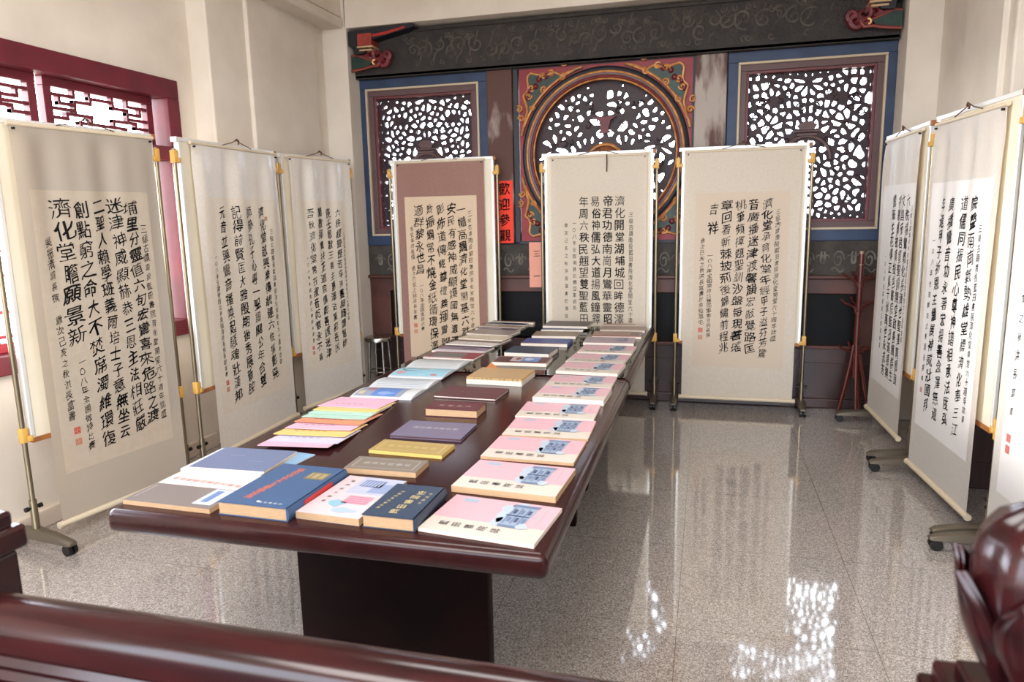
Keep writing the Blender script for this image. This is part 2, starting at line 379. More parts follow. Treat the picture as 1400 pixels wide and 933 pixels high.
def panel2d(name, outer, holes, thick, bevel, m, parent, loc):
    cu = bpy.data.curves.new(name, 'CURVE'); cu.dimensions = '2D'; cu.fill_mode = 'BOTH'; cu.extrude = thick/2; cu.bevel_depth = bevel; cu.bevel_resolution = 1
    for poly in [outer]+holes:
        s = cu.splines.new('POLY'); s.points.add(len(poly)-1); s.use_cyclic_u = True
        for q, p in zip(s.points, poly): q.co = (p[0], p[1], 0, 1)
    o = bpy.data.objects.new(name+'_c', cu); COL.objects.link(o); bpy.context.view_layer.update()
    me = bpy.data.meshes.new_from_object(o.evaluated_get(bpy.context.evaluated_depsgraph_get())); me.name = name
    bpy.data.objects.remove(o); me.transform(Matrix.Rotation(H, 4, 'X')); me.materials.clear(); me.materials.append(m)
    ob = bpy.data.objects.new(name, me); COL.objects.link(ob); ob.location = loc
    if parent: ob.parent = parent
    return ob
def vines(parent, w_, h_, n_, seed, y, ok, loc=(0, 0, 0)):
    rn = random.Random(seed); m_ = MB()
    for k in range(n_):
        x_, z_ = rn.uniform(.03, w_/2-.05), rn.uniform(-h_/2+.05, h_/2-.05)
        if not ok(x_, z_): continue
        r_, a0, tn = rn.uniform(.022, .05), rn.uniform(0, 6.3), rn.uniform(.6, 1.1)
        for s in (-1, 1):
            pts = [(s*p[0]+loc[0], p[1], p[2]+loc[2]) for p in spiral(x_, z_, r_, a0, tn, y, 1, 12)]
            m_.tube(pts, [.003+.004*math.sin(math.pi*(q+1)/14) for q in range(13)], 5)
    return m_.build('carved_vines', carve, parent, True)
def rect(w_, h_): return [(-w_/2, -h_/2), (w_/2, -h_/2), (w_/2, h_/2), (-w_/2, h_/2)]
def frame_mb(cx, cz, w_, h_, t_, y0, y1, bev=.004):
    m_ = MB()
    m_.box((cx, (y0+y1)/2, cz+h_/2-t_/2), (w_, y1-y0, t_), bev).box((cx, (y0+y1)/2, cz-h_/2+t_/2), (w_, y1-y0, t_), bev)
    for s in (-1, 1): m_.box((cx+s*(w_/2-t_/2), (y0+y1)/2, cz), (t_, y1-y0, h_-2*t_), bev)
    return m_
for num, cx, seed in ((1, -1.594, 11), (3, 1.594, 23)):
    cz = dz(.495); W_, H_ = 1.06, 1.296
    win = structure(frame_mb(cx, cz, W_+.0, H_, .018, 6.135, 6.20).build('window_%d' % num, creamp))
    frame_mb(cx, cz, W_-.03, H_-.03, .05, 6.16, 6.30).build('frame_moulding', brownfr, win)
    frame_mb(cx, cz, W_-.12, H_-.12, .024, 6.18, 6.32).build('inner_moulding', mat('inner_frame_red', (.40, .19, .20), .5), win)
    w2, h2 = .915, 1.15
    inside = lambda a, b_: abs(a) < w2/2-.005 and abs(b_) < h2/2-.005
    def solid(a, b_):
        if abs(a) < .10 and .075 < b_ < .15: return True
        r_ = math.hypot(a, b_+.10)
        return (.15 < r_ < .205 and b_ > -.10) or (abs(a) > .17 and abs(a) < .30 and .33 < b_ < .40)
    hl = openwork(inside, w2, h2, .050, .008, seed, solid, .0)
    vines(win, w2, h2, 30, seed+1, 6.238, lambda a, b_: not (a < .12 and -.1 < b_ < .2), (cx, 0, cz))
    panel2d('carved_panel', rect(w2, h2), hl, .03, .005, carve, win, (cx, 6.26, cz))
    MB().box((cx, 6.23, cz+.115), (.20, .04, .016), .004).box((cx, 6.23, cz+.09), (.15, .035, .02), .004).prism([(-.05, .125), (.05, .125), (.075, .16), (.03, .19), (-.03, .19), (-.075, .16)], lambda a, c_: (cx+a, 6.21, cz+c_), lambda a, c_: (cx+a, 6.25, cz+c_)).build('carved_urn', brownfr, win)
    ar = MB()
    ar.tube([(cx+.18*math.cos(math.pi*k/16), 6.235, cz-.10+.18*math.sin(math.pi*k/16)) for k in range(17)], .016, 6)
    ar.build('carved_arch', brownfr, win, True)
# round window
cz = dz(.50); cx = .012
circ = lambda r, n_=96: [(r*math.cos(2*math.pi*k/n_), r*math.sin(2*math.pi*k/n_)) for k in range(n_)]
win = structure(panel2d('window_2', rect(1.43, 1.43), [circ(.615)], .06, .0, redp, None, (cx, 6.17, cz)))
hl = openwork(lambda a, b_: math.hypot(a, b_) < .585, 1.24, 1.24, .058, .015, 5, lambda a, b_: math.hypot(a, b_+.09) < .17 or (abs(a) < .085 and .20 < b_ < .30) or math.hypot(a, b_) > .60, .13)
cp = panel2d('carved_panel', circ(.625), hl, .03, .006, mat('carved_wood_dark', (.20, .09, .11), .55, (.13, .07, .10), 9), win, (0, .08, 0))
for nm, r, tr_, m_, yo in (('ring_moulding', .672, .022, navyp, -.035), ('gilt_ring', .648, .010, gold, -.048), ('ring_moulding', .632, .012, mat('grey_ring', (.42, .36, .36), .5), -.046), ('red_ring', .614, .014, maroonc, -.04), ('gilt_ring', .596, .009, gold, -.03)):
    t_ = MB(); pts = [(r*math.cos(2*math.pi*k/96), yo, r*math.sin(2*math.pi*k/96)) for k in range(97)]
    t_.tube(pts, tr_, 8, cap=False); t_.build(nm, m_, win, True)
# gilded curls in the four corners
def spandrel(sx, sz):
    leaf = []
    n_ = 64
    for k in range(n_+1):                   # scalloped outer edge following the square corner
        t_ = k/n_; a = math.radians(14+62*t_)
        rr = min(.69/max(math.cos(a), math.sin(a)), .965)
        rr = rr-.02-.045*abs(math.sin(t_*math.pi*5.5))-.015*math.sin(t_*17)
        taper = min(1, min(t_, 1-t_)*3.2); base = .715
        leaf.append((a, base+(max(rr, base+.012)-base)*(.12+.88*taper)))
    outer = [(r_*math.cos(a)*sx, r_*math.sin(a)*sz) for a, r_ in leaf]
    inner = [(.705*math.cos(math.radians(76-62*k/20))*sx, .705*math.sin(math.radians(76-62*k/20))*sz) for k in range(21)]
    g_ = MB(); g_.prism(outer+inner, lambda a, c_: (a, -.05, c_), lambda a, c_: (a, -.02, c_)); go = g_.build('corner_carving', green, win)
    t_ = MB(); t_.tube([(a, -.052, c_) for a, c_ in outer], .0095, 6); t_.tube([(a*1.012, -.052, c_*1.012) for a, c_ in inner[2:-2]], .010, 6)
    for k in range(10):
        a = math.radians(24+42*k/9); r_ = .79+.055*math.sin(k*2.2)-.03*abs(k-4.5)/4.5
        t_.tube([(p[0]*sx, p[1], p[2]*sz) for p in spiral(r_*math.cos(a), r_*math.sin(a), .030, k, 1.2, -.055, 1, 12)], .008, 5)
    t_.build('gilt_outline', gold, go, True)
    f_ = MB()
    for k in range(5):
        a = math.radians(45)+1.2*(k-2)*.06; r_ = .80+.02*(k % 2)
        f_.lathe((0, 0, 0), [(.004, -.01), (.022, 0), (.004, .01)], 10) if False else f_.tube([(r_*math.cos(a)*sx, -.05, r_*math.sin(a)*sz), (r_*math.cos(a)*sx, -.066, r_*math.sin(a)*sz)], [.026, .01], 8)
    f_.build('red_blossom', maroonc, go, True)
for sx in (-1, 1):
    for sz in (-1, 1): spandrel(sx, sz)
vines(win, 1.1, 1.1, 30, 9, .055, lambda a, b_: .20 < math.hypot(a, b_) < .53)
md = MB(); md.lathe((0, 0, 0), [(.145, -.012), (.15, 0), (.12, .02), (.05, .03), (.01, .032)], 28)
mo = md.build('medallion', medal, win, True); mo.rotation_euler = (H, 0, 0); mo.location = (0.0, .05, -.085)
MB().tube([(.165*math.cos(2*math.pi*k/40), .045, -.085+.165*math.sin(2*math.pi*k/40)) for k in range(41)], .012, 6, cap=False).build('medallion_ring', gold, win, True)
MB().prism([(-.10, .30), (.10, .30), (.05, .275), (.03, .20), (.055, .17), (-.055, .17), (-.03, .20), (-.05, .275)], lambda a, c_: (a, .02, c_), lambda a, c_: (a, .06, c_)).build('carved_stand', maroonc, win)
# ---- painted brackets at the two ends of the lintel
def bracket(side, label):
    o = thing('carved_bracket', label, 'bracket', (side*2.0, 6.2, dz(1.43)), 0)
    X = lambda a: -side*a                   # a>0 towards room centre
    P = lambda poly, y0, y1, nm, m_: MB().prism([(X(a), c_) for a, c_ in poly], lambda a, c_: (a, y0, c_), lambda a, c_: (a, y1, c_)).build(nm, m_, o)
    P([(-.17, .045), (-.17, .165), (.42, .185), (.45, .16), (.22, .115), (.06, .085), (-.02, -.02), (-.11, -.03), (-.12, .03)], -.24, -.02, 'top_board', navyp)
    P([(.02, .118), (.18, .135), (.36, .165), (.36, .150), (.18, .112), (.02, .10)], -.25, -.10, 'red_band', mat('bright_red_paint', (.62, .13, .09), .5))
    MB().box((X(-.01), -.19, .085), (.13, .14, .10), .004).build('block', orangep, o)
    MB().box((X(-.01), -.185, .027), (.145, .15, .014), .003).box((X(-.01), -.18, .003), (.115, .13, .014), .003).build('block_moulding', mat('bracket_cream', (.72, .60, .46), .5), o)
    P([(-.17, -.035), (-.11, -.03), (-.03, -.065), (.03, -.085), (.0, -.115), (-.05, -.135), (-.17, -.15)], -.20, -.05, 'leaf', green)
    t_ = MB(); t_.tube([(X(a), -.20, c_) for a, c_ in ((-.17, -.03), (-.11, -.025), (-.03, -.06), (.03, -.08))], .009, 6)
    t_.tube([(X(a), -.20, c_) for a, c_ in ((-.17, -.155), (-.05, -.14), (.02, -.125), (.08, -.125), (.10, -.10))], .012, 6)
    t_.build('leaf_border', mat('border_paint', (.48, .20, .16), .5), o, True)
    c_ = MB()
    for a, z_, r_, ph in ((.01, -.03, .055, 0), (.085, -.035, .06, 2), (.135, -.075, .05, 4), (-.045, -.02, .04, 1), (.075, -.08, .04, 3), (.16, -.04, .035, 5)):
        c_.tube([(X(p[0]), p[1], p[2]) for p in spiral(a, z_, r_, ph, 1.2, -.18, 1, 16)], [.024]*10+[.016]*7, 6)
    c_.build('curled_head', maroonc, o, True)
    MB().tube([(X(.055+.018*math.cos(1.2+k*.5)), -.215, -.095+.018*math.sin(1.2+k*.5)) for k in range(8)], .007, 6).build('eye', mat('eye_paint', (.92, .75, .48), .4), o, True)
bracket(-1, 'painted bracket with dark green leaf at the lintel end above the mauve scroll')
bracket(1, 'painted bracket with red block and teal leaf at the lintel end nearest the coat rack')
# ---- left window (opens in the left wall)
wx = -2.56
wl = MB()
yc, zc = (L0+L1)/2, (LZ0+LZ1)/2
for z_, h_ in ((LZ1-.06, .12), (LZ0+.05, .10), (2.05, .085)): wl.box((-2.60, yc, z_), (.16, L1-L0, h_), .006)
for y_ in (L0+.05, L1-.055): wl.box((-2.60, y_, (LZ0+.10+2.0075)/2), (.16, .11, 2.0075-LZ0-.10), .004).box((-2.60, y_, (2.0925+LZ1-.12)/2), (.16, .11, LZ1-.12-2.0925), .004)
win4 = structure(wl.build('window_4', maroon))
pw = .80
def lattice(y0, y1, z0, z1, nm, kind):
    m_ = MB(); st_w = .05; X0 = -2.63
    W2, H2 = y1-y0, z1-z0
    m_.box((X0, (y0+y1)/2, z1-st_w/2), (.05, W2, st_w), .004).box((X0, (y0+y1)/2, z0+st_w/2), (.05, W2, st_w), .004)
    for y_ in (y0+st_w/2, y1-st_w/2): m_.box((X0, y_, (z0+z1)/2), (.046, st_w, H2-2*st_w), .003)
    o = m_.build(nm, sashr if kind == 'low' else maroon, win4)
    l_ = MB(); a0, b0, aw, bh = y0+st_w, z0+st_w, W2-2*st_w, H2-2*st_w
    def seg(p, q):
        (u0, v0), (u1, v1) = p, q
        ya, yb, za, zb = a0+u0*aw, a0+u1*aw, b0+v0*bh, b0+v1*bh
        l_.box((X0+random.uniform(-.004, .004), (ya+yb)/2, (za+zb)/2), (.028+random.uniform(0, .006), abs(yb-ya)+.018, abs(zb-za)+.018))
    if kind == 'top':
        lp = [(.38, .86), (.62, .86), (.62, .70), (.78, .70), (.78, .34), (.62, .34), (.62, .14), (.38, .14), (.38, .34), (.22, .34), (.22, .70), (.38, .70), (.38, .86)]
        for p, q in zip(lp, lp[1:]): seg(p, q)
        for s in (0, 1):
            f_ = lambda u: u if s == 0 else 1-u
            for p, q in (((0, .82), (.22, .82)), ((.22, .82), (.22, 1)), ((.08, .82), (.08, .60)), ((.08, .60), (.22, .60)), ((0, .45), (.22, .45)), ((.38, 1), (.38, .86)), ((0, .20), (.14, .20)), ((.14, .20), (.14, .34)), ((.14, .34), (.22, .34)), ((.26, 0), (.26, .14)), ((.26, .14), (.38, .14))):
                seg((f_(p[0]), p[1]), (f_(q[0]), q[1]))
    else:
        for k in range(3):
            b_ = k/3; c_ = 1/3
            for p, q in (((0, b_+c_*.8), (.35, b_+c_*.8)), ((.35, b_+c_), (.35, b_+c_*.5)), ((.35, b_+c_*.5), (.7, b_+c_*.5)), ((.7, b_+c_*.9), (.7, b_+c_*.1)), ((.7, b_+c_*.9), (1, b_+c_*.9)), ((0, b_+c_*.25), (.5, b_+c_*.25)), ((.5, b_+c_*.25), (.5, b_)), ((.5, b_+c_*.1), (1, b_+c_*.1)), ((.18, b_+c_*.25), (.18, b_+c_*.8)), ((.7, b_+c_*.3), (1, b_+c_*.3))):
                seg(p, q)
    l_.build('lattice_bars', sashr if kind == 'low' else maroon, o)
y_ = L1-.11-.04
for k in range(4):
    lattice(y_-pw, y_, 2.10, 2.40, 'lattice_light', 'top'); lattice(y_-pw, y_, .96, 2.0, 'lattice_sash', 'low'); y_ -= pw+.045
# ---- door leaf against the right pier, closed door in the recess
dl = structure(MB().box((2.37, 4.50, 1.01), (.36, .045, 2.02), .006).build('door_1', doorw))
pn = MB()
for z_, h_ in ((1.52, .7), (.56, .8)): pn.box((2.37, 4.472, z_), (.24, .02, h_), .008)
pn.build('door_panel', doorw, dl)
d2 = structure(MB().box((2.555, 2.7, 1.15), (.05, 3.4, 2.3), .006).build('door_2', doorw))
pn = MB()
for k in range(4):
    for z_, h_ in ((1.65, .95), (.62, .8)): pn.box((2.525, 1.4+k*.86, z_), (.02, .62, h_), .008)
pn.build('door_panel', doorw, d2)
# ------------------------------------------------------------------ notices
def notice(name, label, x, z, w_, h_, y, m_, txt, size):
    o = MB().box((0, 0, 0), (w_, .003, h_)).build(name, m_); o.location = (x, y, z); tag(o, label, 'notice')
    k_ = Ink(); n_ = len(txt)
    for i, ch in enumerate(txt): k_.put(ch, .006, h_/2-h_*(i+.5)/n_, size, size*1.05, lambda a, c_: (a, -.0028, c_), 0., .03, .08); random.seed(i); k_.put(ch, .009, h_/2-h_*(i+.5)/n_, size, size*1.05, lambda a, c_: (a, -.0028, c_), 0., .03, .08)
    k_.build('brush_writing', ink, o); return o
notice('welcome_notice', 'bright red paper notice with four brush characters pasted on the worn column', -.856, dz(.037), .166, .535, 6.126, redpaper, '歡迎參觀', .105)
notice('paper_notice', 'small pink paper slip pasted on the carved dado below the round window', -.572, dz(-.42), .115, .39, 6.105, pinkpaper, '三一', .06)
# ------------------------------------------------------------------ display stands and scrolls
FULL = '三級古蹟南投藍田書院濟化堂開堂六十週年誌盛'
YR = '一○八年全國徵詩比賽'
silkg = mat('silk_grey', (.76, .735, .69), .36, (.77, .74, .69), 60, trans=.42, spec=1.0)
paperg = mat('scroll_paper', (.85, .81, .74), .5, (.82, .78, .71), 30, trans=.40)
silks = mat('silk_grey_lit', (.90, .885, .855), .32, (.87, .85, .815), 60, trans=.2, spec=1.0)  # lighter copy of the grey silk, window sheen put into the colour
papers = mat('scroll_paper_lit', (.90, .87, .81), .45, (.88, .845, .785), 30, trans=.2)  # lighter copy of the scroll paper, same window light in the colour
silkc = mat('silk_cream', (.84, .80, .735), .6, (.81, .77, .705), 60, trans=.2)
paperc = mat('scroll_paper_cream', (.835, .79, .715), .75, trans=.2)
silkm = mat('silk_mauve', (.60, .445, .40), .6, (.57, .42, .375), 60, trans=.15)
paperm = mat('scroll_paper_tan', (.85, .76, .65), .75, trans=.15)
silkw = mat('silk_pale', (.85, .83, .80), .5, (.83, .81, .775), 60, trans=.25)
paperw = mat('scroll_paper_white', (.90, .89, .88), .75, trans=.2)
rollm = mat('roller', (.80, .74, .64), .5)
def stand(label, a, e_, Lb, fl_=.18, bl_=.16):
    rz = math.atan2(e_[1], e_[0])
    o = thing('display_stand', label, 'display stand', (a[0], a[1], 0), rz, 'display stands around the table')
    MB().box((Lb/2, 0, 1.325), (Lb-.03, .026, 1.53)).build('board', board, o)
    for x_ in (.0075, Lb-.0075): MB().box((x_, 0, 1.325), (.022, .034, 1.53), .003).build('edge_trim', trimw, o)
    MB().box((Lb/2, 0, 2.093), (Lb, .036, .024), .003).build('edge_trim', trimw, o)
    MB().box((Lb/2, 0, .552), (Lb, .036, .026), .003).build('bottom_rail', trimwood, o)
    for x_ in (-.012, Lb+.012): MB().box((x_, 0, 2.09), (.026, .04, .03), .003).build('end_cap', trimwood if x_ > 0 else trimw, o)
    for x_ in (-.030, Lb+.030):
        p_ = MB().cyl((x_, 0, .06), (x_, 0, 2.035), .0125, n=12).cyl((x_, 0, .055), (x_, 0, .25), .018, n=12).build('post', champ, o, True)
        MB().cyl((x_-.032, 0, .21), (x_+.032, 0, .21), .007, n=8).cyl((x_-.042, 0, .21), (x_-.026, 0, .21), .012, n=10).cyl((x_+.026, 0, .21), (x_+.042, 0, .21), .012, n=10).build('tightening_knob', blackpl, p_, True)
        for z_ in (.585, 1.99):
            s = 1 if x_ > 0 else -1
            MB().box((x_, 0, z_), (.034, .036, .075), .006).box((x_-s*.022, 0, z_-.02), (.03, .044, .03), .005).build('clamp', ochre, o, True)
        f_ = MB(); prof = [(-fl_, .020, .066), (-fl_+.02, .024, .076), (-fl_*.5, .028, .092), (0, .032, .102), (bl_*.5, .028, .092), (bl_-.02, .024, .076), (bl_, .020, .066)]
        vs = []
        for y0, hw, zt in prof:
            vs.append([f_.b.verts.new((x_+q, y0, z_)) for q, z_ in ((-hw, .052), (hw, .052), (hw, zt-.008), (hw*.6, zt), (-hw*.6, zt), (-hw, zt-.008))])
        for i in range(len(vs)-1):
            for k in range(6): f_.b.faces.new((vs[i][k], vs[i][(k+1) % 6], vs[i+1][(k+1) % 6], vs[i+1][k]))
        f_.b.faces.new(vs[0]); f_.b.faces.new(vs[-1][::-1])
        fo = f_.build('foot', footm, o, True)
        for y_ in (-fl_+.03, bl_-.03):
            c_ = MB()
            for q in (-.014, .014): c_.cyl((x_+q-.009, y_, .028), (x_+q+.009, y_, .028), .028, n=14)
            c_.cyl((x_, y_, .028), (x_, y_, .056), .009, n=8); c_.build('caster', blackpl, fo, True)
    return o
def scroll(label, a, e_, u0, u1, zt, zb, pu0, pu1, pzt, pzb, sm, pm, cols, seals, amp=.006, seed=1, wt=.011, wob=.05, knot=True):
    """cols: (x, z_top, z_bottom, text, glyph width)"""
    rz = math.atan2(e_[1], e_[0])
    o = thing('hanging_scroll', label, 'scroll', (a[0], a[1], 0), rz, 'calligraphy scrolls')
    rn = random.Random(seed); ph = [rn.uniform(0, 6) for _ in range(3)]
    def Y(u, z_):
        k_ = (u-u0)/(u1-u0); f_ = max(0., min(1., (z_-1.15)/.75))
        edge = .010*(abs(2*k_-1))**6*min(1, max(0, (zt-z_)/.25))
        return -.034-amp*f_*(math.sin(17*k_+ph[0])+.6*math.sin(31*k_+ph[1]))*min(1, (zt-z_)/.12)-.008*(1-max(0, (z_-zb)/(zt-zb)))-edge*.6
    MB().grid(lambda i, j: (u0+(u1-u0)*i, Y(u0+(u1-u0)*i, zt+(zb-zt)*j), zt+(zb-zt)*j), 44, 60).build('silk_mount', sm, o, True, fix=False)
    MB().cyl((u0-.006, -.032, zt), (u1+.006, -.032, zt), .011, n=10).build('top_rod', rollm, o, True)
    MB().cyl((u0, Y(u0, zb), zb), (u1, Y(u1, zb), zb), .016, n=12).cyl((u0-.022, Y(u0, zb), zb), (u0, Y(u0, zb), zb), .018, n=12).cyl((u1, Y(u1, zb), zb), (u1+.022, Y(u1, zb), zb), .018, n=12).build('bottom_roller', rollm, o, True)
    um = (u0+u1)/2
    for x_ in (u0+.018, u1-.018): MB().cyl((x_, -.036, zt-.022), (x_, -.050, zt-.022), .006, n=8).build('pin', blackpl, o)
    t_ = MB().tube([(um-.16, -.036, zt+.012), (um-.06, -.036, zt+.035), (um, -.03, zt+.055), (um+.06, -.036, zt+.035), (um+.16, -.036, zt+.012)], .003, 5)
    if seed == 5: t_.tube([(um+.07, -.05, zt+.01), (um+.072, -.052, zt-.06), (um+.07, -.05, zt-.13)], .005, 6)
    if knot: t_.tube([(um-.02, -.036, zt+.05), (um-.005, -.04, zt+.062), (um+.018, -.038, zt+.052), (um+.012, -.04, zt+.03)], .005, 6)
    t_.build('hanging_cord', cord, o, True)
    p_ = MB().grid(lambda i, j: (pu0+(pu1-pu0)*i, Y(pu0+(pu1-pu0)*i, pzt+(pzb-pzt)*j)-.0015, pzt+(pzb-pzt)*j), 40, 50).build('paper', pm, o, True, fix=False)
    k_ = Ink(); st0 = random.getstate(); random.seed(seed*13+1)
    fn = lambda u, z_: (u, Y(u, z_)-.0035, z_)
    for x_, z0, z1, txt, g_ in cols:
        n_ = len(txt); pitch = (z0-z1)/n_; big = g_ > .05
        for i, ch in enumerate(txt):
            if ch == ' ': continue
            q = random.random()
            bold = (.5 if q < .35 else 1.0 if q < .72 else .0) if big else .0
            k3 = random.uniform(.82, 1.16) if wob > .02 else 1.0; sx = g_*.94*k3*(random.uniform(.86, 1.06) if wob else 1.0)
            sz = min(pitch*1.0, g_*1.22*k3)*(random.uniform(.86, 1.0) if wob else 1.0)
            px_, pr_, sd = x_+(random.uniform(-.06, .06)*g_ if wob else 0), random.uniform(-.07, .05) if wob > .02 else 0, random.randint(0, 9999)
            for dx, dy in ((0, 0), (.030, 0), (.015, .022))[:3 if bold else 1]:
                random.seed(sd); k_.put(ch, px_+dx*bold*g_*wt/.011, z0-pitch*(i+.5)+dy*bold*g_*wt/.011, sx, sz, fn, 0., wob, .20 if wob > .02 else 0, pr_)
            random.seed(sd+seed)
    k_.build('calligraphy', ink, p_); random.setstate(st0)
    for x_, z_, s_, m_ in seals:
        q_ = Ink(); w_ = s_/2
        sq = [fn(x_-w_, z_-w_), fn(x_+w_, z_-w_), fn(x_+w_, z_+w_), fn(x_-w_, z_+w_)]
        si = [fn(x_-w_*.8, z_-w_*.8), fn(x_+w_*.8, z_-w_*.8), fn(x_+w_*.8, z_+w_*.8), fn(x_-w_*.8, z_+w_*.8)]
        q_.v = sq+si; q_.f = [(0, 1, 5, 4), (1, 2, 6, 5), (2, 3, 7, 6), (3, 0, 4, 7)]
        for k2 in range(3):
            for c2_ in range(2):
                xx = x_-w_*.38+w_*.76*c2_; zz = z_+w_*.5-w_*.5*k2; n0 = len(q_.v)
                q_.v += [fn(xx-w_*.32, zz-w_*.17), fn(xx+w_*.32, zz-w_*.17), fn(xx+w_*.32, zz+w_*.17), fn(xx-w_*.32, zz+w_*.17)]; q_.f.append((n0, n0+1, n0+2, n0+3))
        q_.build('seal', m_, p_)
    return o
def unit(p, q):
    v = Vector(q)-Vector(p); v.normalize(); return (v.x, v.y)
def place(P, Q, ua, ub):                    # board from ua to ub along the line P->Q
    e_ = unit(P, Q); return (P[0]+e_[0]*ua, P[1]+e_[1]*ua), e_, ub-ua
def main_cols(xs, z0, z1, texts, g_): return [(x_, z0, z1-(0), t_, g_) for x_, t_ in zip(xs, texts)]
S = {}
for key, P, Q, ua, ub in (('s1', (-2.36, 2.70), (-2.224, 3.587), -.01, .871), ('s2', (-2.196, 3.767), (-2.23, 4.83), -.032, 1.005), ('s3', (-2.256, 4.954), (-2.11, 5.747), -.032, .768),
                          ('s4', (-1.82, 6.0), (-.89, 6.0), -.012, .917), ('s5', (-.44, 6.0), (.45, 6.0), -.016, .87), ('s6', (.68, 6.0), (1.6, 6.0), -.024, .908),
                          ('s7', (2.09, 5.87), (2.127, 4.90), .106, 1.0), ('s8', (2.11, 4.74), (2.19, 3.80), .075, 1.0), ('s9', (2.165, 3.58), (2.215, 2.6), .0, .92)):
    S[key] = place(P, Q, ua, ub)+(ua,)
LBL = dict(s1='portable stand with cream board at the left wall, nearest the railing', s2='portable stand with cream board at the left wall, middle of its three',
           s3='portable stand with cream board at the left wall, beside the corner column', s4='portable stand holding the mauve bordered scroll under the left square window',
           s5='portable stand holding the square clerical script scroll below the round window', s6='portable stand holding the cream scroll below the right square window',
           s7='portable stand at the right wall next to the wooden coat rack', s8='portable stand at the right wall holding the white paper scroll with a dark knotted cord',
           s9='portable stand at the right wall, partly hidden behind the lotus finial')
for k_, (a_, e_, L_, ua_) in S.items():
    back = k_ in ('s4', 's5', 's6')
    stand(LBL[k_], a_, e_, L_, *((.17, .165) if back else (.27, .14) if k_ in ('s2',) else (.27, .19) if k_ == 's1' else (.15, .14) if k_ == 's3' else (.25, .16)))
def sc_(k_, label, us, zt, zb, ps, pz, sm, pm, cols, seals, **kw):
    a_, e_, L_, ua_ = S[k_]; f_ = lambda u: u-ua_
    scroll(label, a_, e_, f_(us[0]), f_(us[1]), zt, zb, f_(ps[0]), f_(ps[1]), pz[0], pz[1], sm, pm, [(f_(c_[0]),)+tuple(c_[1:]) for c_ in cols], [(f_(c_[0]),)+tuple(c_[1:]) for c_ in seals], **kw)
sc_('s1', 'grey silk scroll of bold running script hanging nearest the railing on the left wall side', (.065, .855), 2.08, .085, (.115, .785), (1.775, .335), silkg, paperg,
    [(.735, 1.60, .47, FULL, .042), (.665, 1.73, .46, '埔里分靈值六旬宏鸞喜來危路之渡', .088), (.575, 1.75, .44, '迷津神威顯赫恭三恩主法相莊嚴', .085), (.475, 1.74, .42, '二聖人賴學班義爾培士子意無坐云', .085),
     (.375, 1.73, .40, '創點窮之命大不焚席濁維環復', .088), (.275, 1.74, .98, '濟化堂瞻願景新', .105), (.275, .92, .42, YR, .045), (.185, 1.55, .60, '吳振清詞長撰 歲次己亥之秋洪長富書', .046)],
    [(.205, .545, .034, seal), (.205, .485, .034, seal2)], seed=1, amp=.009)
sc_('s2', 'grey silk scroll with four long script columns, middle of the left wall row', (.055, 1.0), 2.08, .115, (.115, .96), (1.755, .36), silks, papers,
    [(.845, 1.55, .55, FULL, .035), (.755, 1.71, .46, '濟化堂啟興樂傳統建六秩揚彰堯', .078), (.60, 1.71, .44, '師參孔子心專一聖謁關公年合雙', .084), (.45, 1.71, .42, '記得前賢匡大雅殷期後秀展新腔', .088), (.295, 1.71, .40, '元音並興鸞音播喚起騷魂壯漢邦', .088),
     (.185, 1.40, .60, '一○八年全國徵詩比賽吳振清詞長撰蔡獻斌書', .034)], [(.19, .56, .03, seal), (.19, .515, .03, seal2), (.80, 1.62, .026, seal2)], seed=2, amp=.013)
sc_('s3', 'narrow looking grey silk scroll in strong sheen beside the left corner column', (.01, .755), 2.085, .12, (.075, .69), (1.755, .385), silks, papers,
    [(.615, 1.50, .75, FULL, .028), (.545, 1.70, .52, '六秩經營歷苦辛殊叢屋護情憶紗', .07), (.44, 1.70, .50, '庚壬恩默三恩主惠澤沾萬彩吾民', .07), (.33, 1.71, .47, '闡教揮鸞扶正道宗儒彰善護迷津', .075), (.225, 1.70, .45, '吾秋濟化堂常在淑音乾懷永不渝', .072),
     (.155, 1.33, .62, YR+'詞長撰書', .03)], [(.15, .585, .028, seal), (.15, .545, .028, seal2)], seed=3, amp=.013)
sc_('s4', 'mauve silk scroll with tan paper of running script hanging under the left square window', (.04, .84), 2.08, .20, (.107, .769), (1.785, .36), silkm, paperm,
    [(.705, 1.66, .46, FULL, .042), (.632, 1.72, .44, '一幟高飄濟化堂開基六秩眾', .088), (.535, 1.73, .47, '安民有感神威顯護國無遺不', .085), (.438, 1.73, .44, '彰佈道傳經尊禮義揮鸞開', .088), (.335, 1.73, .41, '教振綱常不燒金紙循環保澤', .09), (.235, 1.72, 1.10, '適群黎永世昌', .09),
     (.235, 1.03, .60, YR, .042), (.165, 1.53, .70, '蔡宜年詞長撰 歲次己亥之秋洪長富書', .040)], [(.165, .65, .034, seal), (.165, .595, .034, seal2)], seed=4, amp=.002)
sc_('s5', 'cream scroll with four columns of square clerical script below the round window', (.04, .825), 2.07, .11, (.104, .764), (1.785, .36), silkc, paperc,
    [(.70, 1.62, .55, FULL, .042), (.606, 1.755, .69, '濟化開堂湖埔城回眸德澤', .092), (.51, 1.755, .69, '帝君功德南崗月鸞華靈昭', .090), (.413, 1.755, .69, '易俗神儒弘大道揚風鐘鐸', .088), (.312, 1.755, .69, '年周六秩民翹望雙聖藍田', .090),
     (.235, 1.56, .80, '一○八年全國徵詩比賽亞軍詞長', .036), (.165, 1.55, .60, '歲次己亥之秋洪長富書於南投草屯', .034)], [], seed=5, amp=.001, wob=.012, wt=.012)
